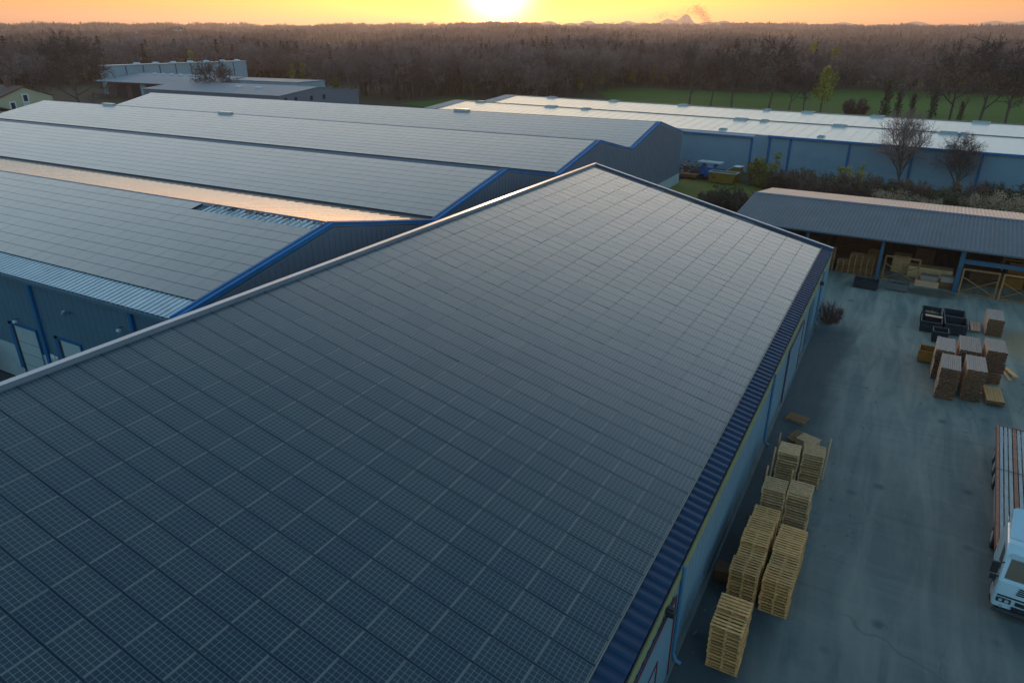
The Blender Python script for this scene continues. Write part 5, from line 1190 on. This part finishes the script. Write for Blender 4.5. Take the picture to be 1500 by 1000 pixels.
o = mb.build('scrap_heap', ['scrap', 'rust', 'plank_grey', 'brown_board']); tag(o, 'heap of mixed scrap metal beside the end of the grey warehouse', 'scrap heap', kind='stuff')
t = thing('scrap_barrow', 'low rust red tray at the foot of the scrap heap', 'tray', (-29.7, 111.4, 0), R(-8))
mb = MB(); mb.prism([(-1.2, -.6, .25), (1.2, -.6, .25), (1.45, -.75, .8), (-1.45, -.75, .8)], (0, 1.3, 0)); mb.build('tray', ['rust'], t)
for sx in (-1, 1): mb = MB(); mb.box(sx * .9 - .06, sx * .9 + .06, -.5, .6, 0, .248); mb.build('leg', ['plastic_dark'], t)

# ---- splinters and scraps of wood lying about
rg = random.Random(44); mb = MB()
for k in range(230):
    z_ = rg.random()
    if z_ < .45: x, y = rg.gauss(5.9, 2.6), rg.gauss(53, 6)
    elif z_ < .8: x, y = rg.uniform(-3.75, -3.1), rg.uniform(14, 56)
    else: x, y = rg.uniform(-2.6, 1.2), rg.uniform(28, 46)
    a = rg.uniform(0, PI); L = rg.uniform(.03, .14) * (1 if rg.random() < .93 else 2.2); mb.beam((x, y, .012), (x + L * math.cos(a), y + L * math.sin(a), .014), rg.uniform(.015, .05), .02, rg.randrange(2))
o = mb.build('wood_scraps', ['timber_dark', 'concrete_dark']); tag(o, 'splinters and scraps of wood littering the asphalt yard', 'litter', kind='stuff')

# ---- flatbed lorry at the right edge, cab towards the camera
LR = thing('flatbed_lorry', 'white flatbed lorry with a rust edged plank trailer parked at the right edge', 'lorry', (7.38, 27.15, 0), R(-3.6))
hw = 1.25
cab = MB()
# side profile of the cab, extruded in slices so that the corners round off
def slice_(y, half, zb, zt_): return [(-half, y, zb), (half, y, zb), (half, y, zt_), (-half, y, zt_)]
prof = [(0.0, .42, 1.12, 1.17), (-.03, .45, 1.15, 1.2), (0.02, 1.12, 1.60, 1.235), (.10, 1.60, 2.0, 1.24)]
outl = [(.10, .42), (-.02, .50), (-.04, 1.05), (.02, 1.62), (.10, 1.72), (.42, 2.62), (.55, 2.82), (.75, 2.92), (2.15, 3.0), (2.2, 2.9), (2.2, .75), (1.55, .75), (1.45, 1.05), (1.2, 1.22), (.85, 1.22), (.6, 1.05), (.52, .42)]
def inset(f): 
    cy_, cz_ = 1.1, 1.8; return [(cy_ + (y - cy_) * f, cz_ + (z - cz_) * f) for y, z in outl]
rings_ = [(-hw, .955), (-hw + .045, .99), (-hw + .13, 1.0), (hw - .13, 1.0), (hw - .045, .99), (hw, .955)]
n_ = len(outl)
for x, f in rings_:
    for y, z in inset(f): cab.v.append((x, y, max(z, .40)))
for i in range(len(rings_) - 1):
    for j in range(n_): cab.f.append((i * n_ + j, i * n_ + (j + 1) % n_, (i + 1) * n_ + (j + 1) % n_, (i + 1) * n_ + j)); cab.m.append(0)
cab.f.append(tuple(range(n_))); cab.m.append(0); cab.f.append(tuple((len(rings_) - 1) * n_ + j for j in range(n_ - 1, -1, -1))); cab.m.append(0)
cabo = cab.build('cab', ['truck_white'], LR)
def on_front(z):     # y of the cab front at a height
    pts_ = [(.5, -.02), (1.05, -.04), (1.62, .02), (1.72, .10), (2.62, .42), (2.82, .55)]
    return float(np.interp(z, [p[0] for p in pts_], [p[1] for p in pts_]))
mb = MB(); a, b = 1.74, 2.60
mb.prism([(-1.10, on_front(a) - .012, a), (1.10, on_front(a) - .012, a), (1.02, on_front(b) - .012, b), (-1.02, on_front(b) - .012, b)], (0, .02, .0)); ws = mb.build('windscreen', ['truck_glass'], cabo)
mb = MB()
for sx in (-1, 1): mb.beam((sx * .1, on_front(a) - .03, a + .03), (sx * .1 + .62, on_front(a + .22) - .03, a + .25), .03, .02)
mb.build('wiper', ['plastic_dark'], ws)
mb = MB(); mb.prism([(-1.08, .36, 2.66), (1.08, .36, 2.66), (1.08, .18, 2.60), (-1.08, .18, 2.60)], (0, 0, .035)); mb.build('sun_visor', ['headlamp'], cabo)
mb = MB()
for k in range(4): z = 1.24 + .085 * k; mb.box(-.62 + .02 * k, .62 - .02 * k, on_front(z) - .03, on_front(z) + .02, z, z + .045)
mb.build('grille', ['plastic_dark'], cabo)
mb = MB(); mb.box(-1.16, 1.16, -.075, .0, 1.02, 1.075); mb.box(-.55, .55, -.085, .0, .78, .93); mb.box(-.62, .62, -.09, .0, .55, .68); mb.build('bumper_slot', ['plastic_dark'], cabo)
mb = MB(); mb.cbox(-1.22, 1.22, -.10, .45, .30, .42, .08); mb.build('bumper', ['plastic_dark'], cabo)
for sx in (-1, 1):
    mb = MB(); mb.cbox(sx * .92 - .24, sx * .92 + .24, -.075, .03, .76, .95, .02); h_ = mb.build('headlight', ['plastic_dark'], cabo)
    mb = MB(); mb.tube([(sx * .82, -.085, .855), (sx * .82, -.06, .855)], .075, 12); mb.tube([(sx * 1.02, -.085, .855), (sx * 1.02, -.06, .855)], .065, 12); mb.build('lens', ['headlamp'], h_)
    mb = MB(); mb.tube([(sx * .95, -.075, .58), (sx * .95, -.045, .58)], .06, 12); mb.build('fog_light', ['headlamp'], cabo)
    mb = MB(); mb.cbox(sx * 1.45 - .13, sx * 1.45 + .13, .18, .30, 1.78, 2.28, .03); mb.beam((sx * 1.2, .3, 2.3), (sx * 1.42, .25, 2.22), .04, .04); mb.cbox(sx * 1.43 - .12, sx * 1.43 + .12, .18, .28, 1.48, 1.70, .03); mb.beam((sx * 1.2, .3, 1.62), (sx * 1.40, .25, 1.62), .04, .04); mb.build('mirror', ['plastic_dark'], cabo)
    mb = MB(); xx = sx * (hw - .012); mb.prism([(xx, .42, 1.78), (xx, 1.15, 1.80), (xx, 1.15, 2.55), (xx, .66, 2.55)], (sx * .02, 0, 0)); mb.build('side_window', ['truck_glass'], cabo)
    mb = MB(); mb.box(sx * hw - .012, sx * hw + .012, .40, .42, 1.0, 1.75); mb.box(sx * hw - .012, sx * hw + .012, 1.22, 1.24, 1.25, 2.6); mb.box(sx * hw - .03, sx * hw + .03, 1.0, 1.2, 1.58, 1.63); mb.build('door_seam', ['plastic_dark'], cabo)
    mb = MB(); mb.prism([(sx * hw, 2.2, .8), (sx * hw, 2.75, .9), (sx * hw, 2.6, 2.95), (sx * hw, 2.2, 3.05)], (-sx * .03, 0, 0)); mb.build('side_fairing', ['truck_white'], cabo)
mb = MB(); k_ = [(1.05, 2.95), (1.5, 3.18), (2.0, 3.5), (2.25, 3.62), (2.35, 3.55), (2.3, 3.02)]
for i, (x, f) in enumerate(((-1.2, .9), (-1.08, 1.), (1.08, 1.), (1.2, .9))):
    for y, z in k_: mb.v.append((x, 1.9 + (y - 1.9) * f, 3.0 + (z - 3.0) * f))
for i in range(3):
    for j in range(6): mb.f.append((i * 6 + j, i * 6 + (j + 1) % 6, i * 6 + 6 + (j + 1) % 6, i * 6 + 6 + j)); mb.m.append(0)
mb.f.append(tuple(range(6))); mb.m.append(0); mb.f.append(tuple(range(23, 17, -1))); mb.m.append(0)
mb.build('wind_deflector', ['truck_white'], cabo)
mb = MB(); mb.cbox(.18, .5, 1.0, 1.25, 2.95, 3.06, .03); mb.box(.62, .70, .9, 1.3, 2.95, 3.0); mb.build('roof_hatch', ['plastic_dark'], cabo)
# chassis, trailer
mb = MB(); mb.box(-.45, -.3, 1.6, 6.5, .72, .95); mb.box(.3, .45, 1.6, 6.5, .72, .95); mb.cbox(-1.1, -.5, 3.1, 4.3, .45, .95, .06); mb.build('chassis', ['plastic_dark'], LR)
TRL = 14.6; TR0 = 2.85
mb = MB(); mb.box(-.5, -.38, TR0 + .3, TRL - .2, .85, 1.16); mb.box(.38, .5, TR0 + .3, TRL - .2, .85, 1.16)
for k in range(9): y = TR0 + .6 + 1.3 * k; mb.box(-1.2, 1.2, y, y + .1, 1.08, 1.17)
trl = mb.build('trailer_frame', ['rust'], LR)
mb = MB()
for k in range(3):
    pass
xs = np.linspace(-1.16, 1.16, 13); rg = random.Random(12)
for i in range(12):
    if i in (3, 8): continue
    mb.box(xs[i] + .028, xs[i + 1] - .028, TR0 + .06, TRL - .06, 1.18, 1.245 + rg.uniform(0, .02))
mb.build('deck_plank', ['plank_grey'], trl)
mb = MB()
for i in (3, 8): mb.box(xs[i] + .02, xs[i + 1] - .02, TR0 + .05, TRL - .05, 1.18, 1.262)
for sx in (-1, 1): mb.box(sx * 1.22 - .055, sx * 1.22 + .055, TR0, TRL, 1.02, 1.29)
mb.box(-1.162, 1.162, TRL - .055, TRL, 1.02, 1.29); mb.box(-1.162, 1.162, TR0, TR0 + .055, 1.02, 1.29); mb.build('side_rail', ['rust'], trl)
mb = MB(); mb.box(-1.29, 1.29, 9.55, 9.60, 1.293, 1.30); mb.box(-1.29, -1.282, 9.55, 9.6, 1.0, 1.292); mb.box(1.282, 1.29, 9.55, 9.6, 1.0, 1.292); mb.build('strap', ['plastic_dark'], trl)
for sx in (-1, 1):
    mb = MB()
    for z in (.62, .86): mb.box(sx * 1.2 - .02, sx * 1.2 + .02, 5.6, 8.8, z, z + .1)
    mb.build('side_guard', ['plank_grey'], trl)
def wheel(x, y, r, w_, par):
    mb = MB(); mb.tube([(x - w_ / 2, y, r), (x - w_ / 2 + .03, y, r), (x + w_ / 2 - .03, y, r), (x + w_ / 2, y, r)], [r * .9, r, r, r * .9], 24); t_ = mb.build('wheel', ['rubber'], par)
    mb = MB(); s_ = 1 if x > 0 else -1; mb.tube([(x + s_ * (w_ / 2 - .02), y, r), (x + s_ * (w_ / 2 + .012), y, r)], [r * .58, r * .5], 16); mb.build('rim', ['plank_grey'], t_)
for sx in (-1, 1):
    wheel(sx * 1.06, 1.02, .5, .32, LR); wheel(sx * .98, 4.7, .5, .55, LR)
    for y in (9.9, 11.2, 12.5): wheel(sx * 1.02, y, .5, .4, LR)
    mb = MB(); mb.prism([(sx * 1.0 - .24, 4.1, .95), (sx * 1.0 - .24, 4.3, 1.06), (sx * 1.0 - .24, 5.1, 1.06), (sx * 1.0 - .24, 5.3, .95)], (.48, 0, 0)); mb.build('mudguard', ['plastic_dark'], LR)

# ---- red lorry glimpsed at the left edge below the bay roofed warehouse
RL = thing('red_lorry', 'dark red lorry glimpsed at the left edge before the grey doors', 'lorry', (-51.6, 18.2, 0), R(8))
mb = MB(); mb.cbox(-1.2, 1.2, 1.2, 6.2, .95, 2.9, .08); mb.build('body', ['red_paint'], RL)
mb = MB(); mb.cbox(-1.15, 1.15, -.9, 1.0, .55, 2.5, .15); c_ = mb.build('cab', ['red_paint'], RL)
mb = MB(); mb.box(-1.0, 1.0, -.93, -.901, 1.5, 2.2); mb.build('windscreen', ['truck_glass'], c_)
for sx in (-1, 1):
    for y in (.0, 4.8): wheel(sx * 1.0, y, .45, .3, RL)

# ================================================================== AIR
def smoke_plume():
    m = bpy.data.materials.new('drifting_smoke'); m.use_nodes = True; nt = m.node_tree; nt.nodes.clear()
    o = nt.nodes.new('ShaderNodeOutputMaterial'); v = nt.nodes.new('ShaderNodeVolumePrincipled'); v.inputs['Color'].default_value = (.16, .11, .10, 1)
    v.inputs['Anisotropy'].default_value = .3; v.inputs['Density'].default_value = SMOKE; lk(nt, v.outputs[0], o.inputs['Volume'])
    rg = random.Random(14); mb = MB(); az = R(-14.2); c = Vector((3560 * math.sin(az), 3560 * math.cos(az), 0)); side = Vector((-math.cos(az), math.sin(az), 0))
    def puff(q, r0):
        b_ = len(mb.v); mb.v += [tuple(q + Vector(d_) * r0 * rg.uniform(.8, 1.2)) for d_ in ((1, 0, 0), (0, 1, 0), (-1, 0, 0), (0, -1, 0), (0, 0, 1), (0, 0, -1))]
        for i in range(4): mb.f += [(b_ + i, b_ + (i + 1) % 4, b_ + 4), (b_ + (i + 1) % 4, b_ + i, b_ + 5)]; mb.m += [0, 0]
    for k in range(2300):           # rising column, then a thinner veil drifting left
        t = rg.random() ** 1.15
        if k < 1500: q = c + side * (14 + 78 * t ** 1.2) + Vector((0, 0, 56 + 84 * t)); w_ = 3.5 + 15 * t
        else: q = c + side * (80 + 190 * t) + Vector((0, 0, 122 - 26 * t + 8 * math.sin(t * 9))); w_ = 15.
        lump = 1 + .5 * math.sin(q.x * .11) * math.sin(q.z * .13)
        puff(q + Vector((rg.gauss(0, w_), rg.gauss(0, w_), rg.gauss(0, w_ * .8))) * lump, rg.uniform(2.2, 5.) * (1 if k < 1500 else .8))
    ob = mb.build('smoke', [m], None, True); tag(ob, 'thin smoke drifting left above the horizon', 'smoke', kind='stuff')
smoke_plume()
if HAZE > 0:
    m = bpy.data.materials.new('evening_haze'); m.use_nodes = True; nt = m.node_tree; nt.nodes.clear()
    o = nt.nodes.new('ShaderNodeOutputMaterial'); v = nt.nodes.new('ShaderNodeVolumePrincipled')
    v.inputs['Color'].default_value = HAZE_COL; v.inputs['Density'].default_value = HAZE; v.inputs['Anisotropy'].default_value = HAZE_G
    lk(nt, v.outputs[0], o.inputs['Volume'])
    mb = MB(); mb.box(-9000, 9000, -9000, 9000, -48, 236); ob = mb.build('haze', [m]); tag(ob, 'thin evening haze over the woods', 'haze', kind='stuff')
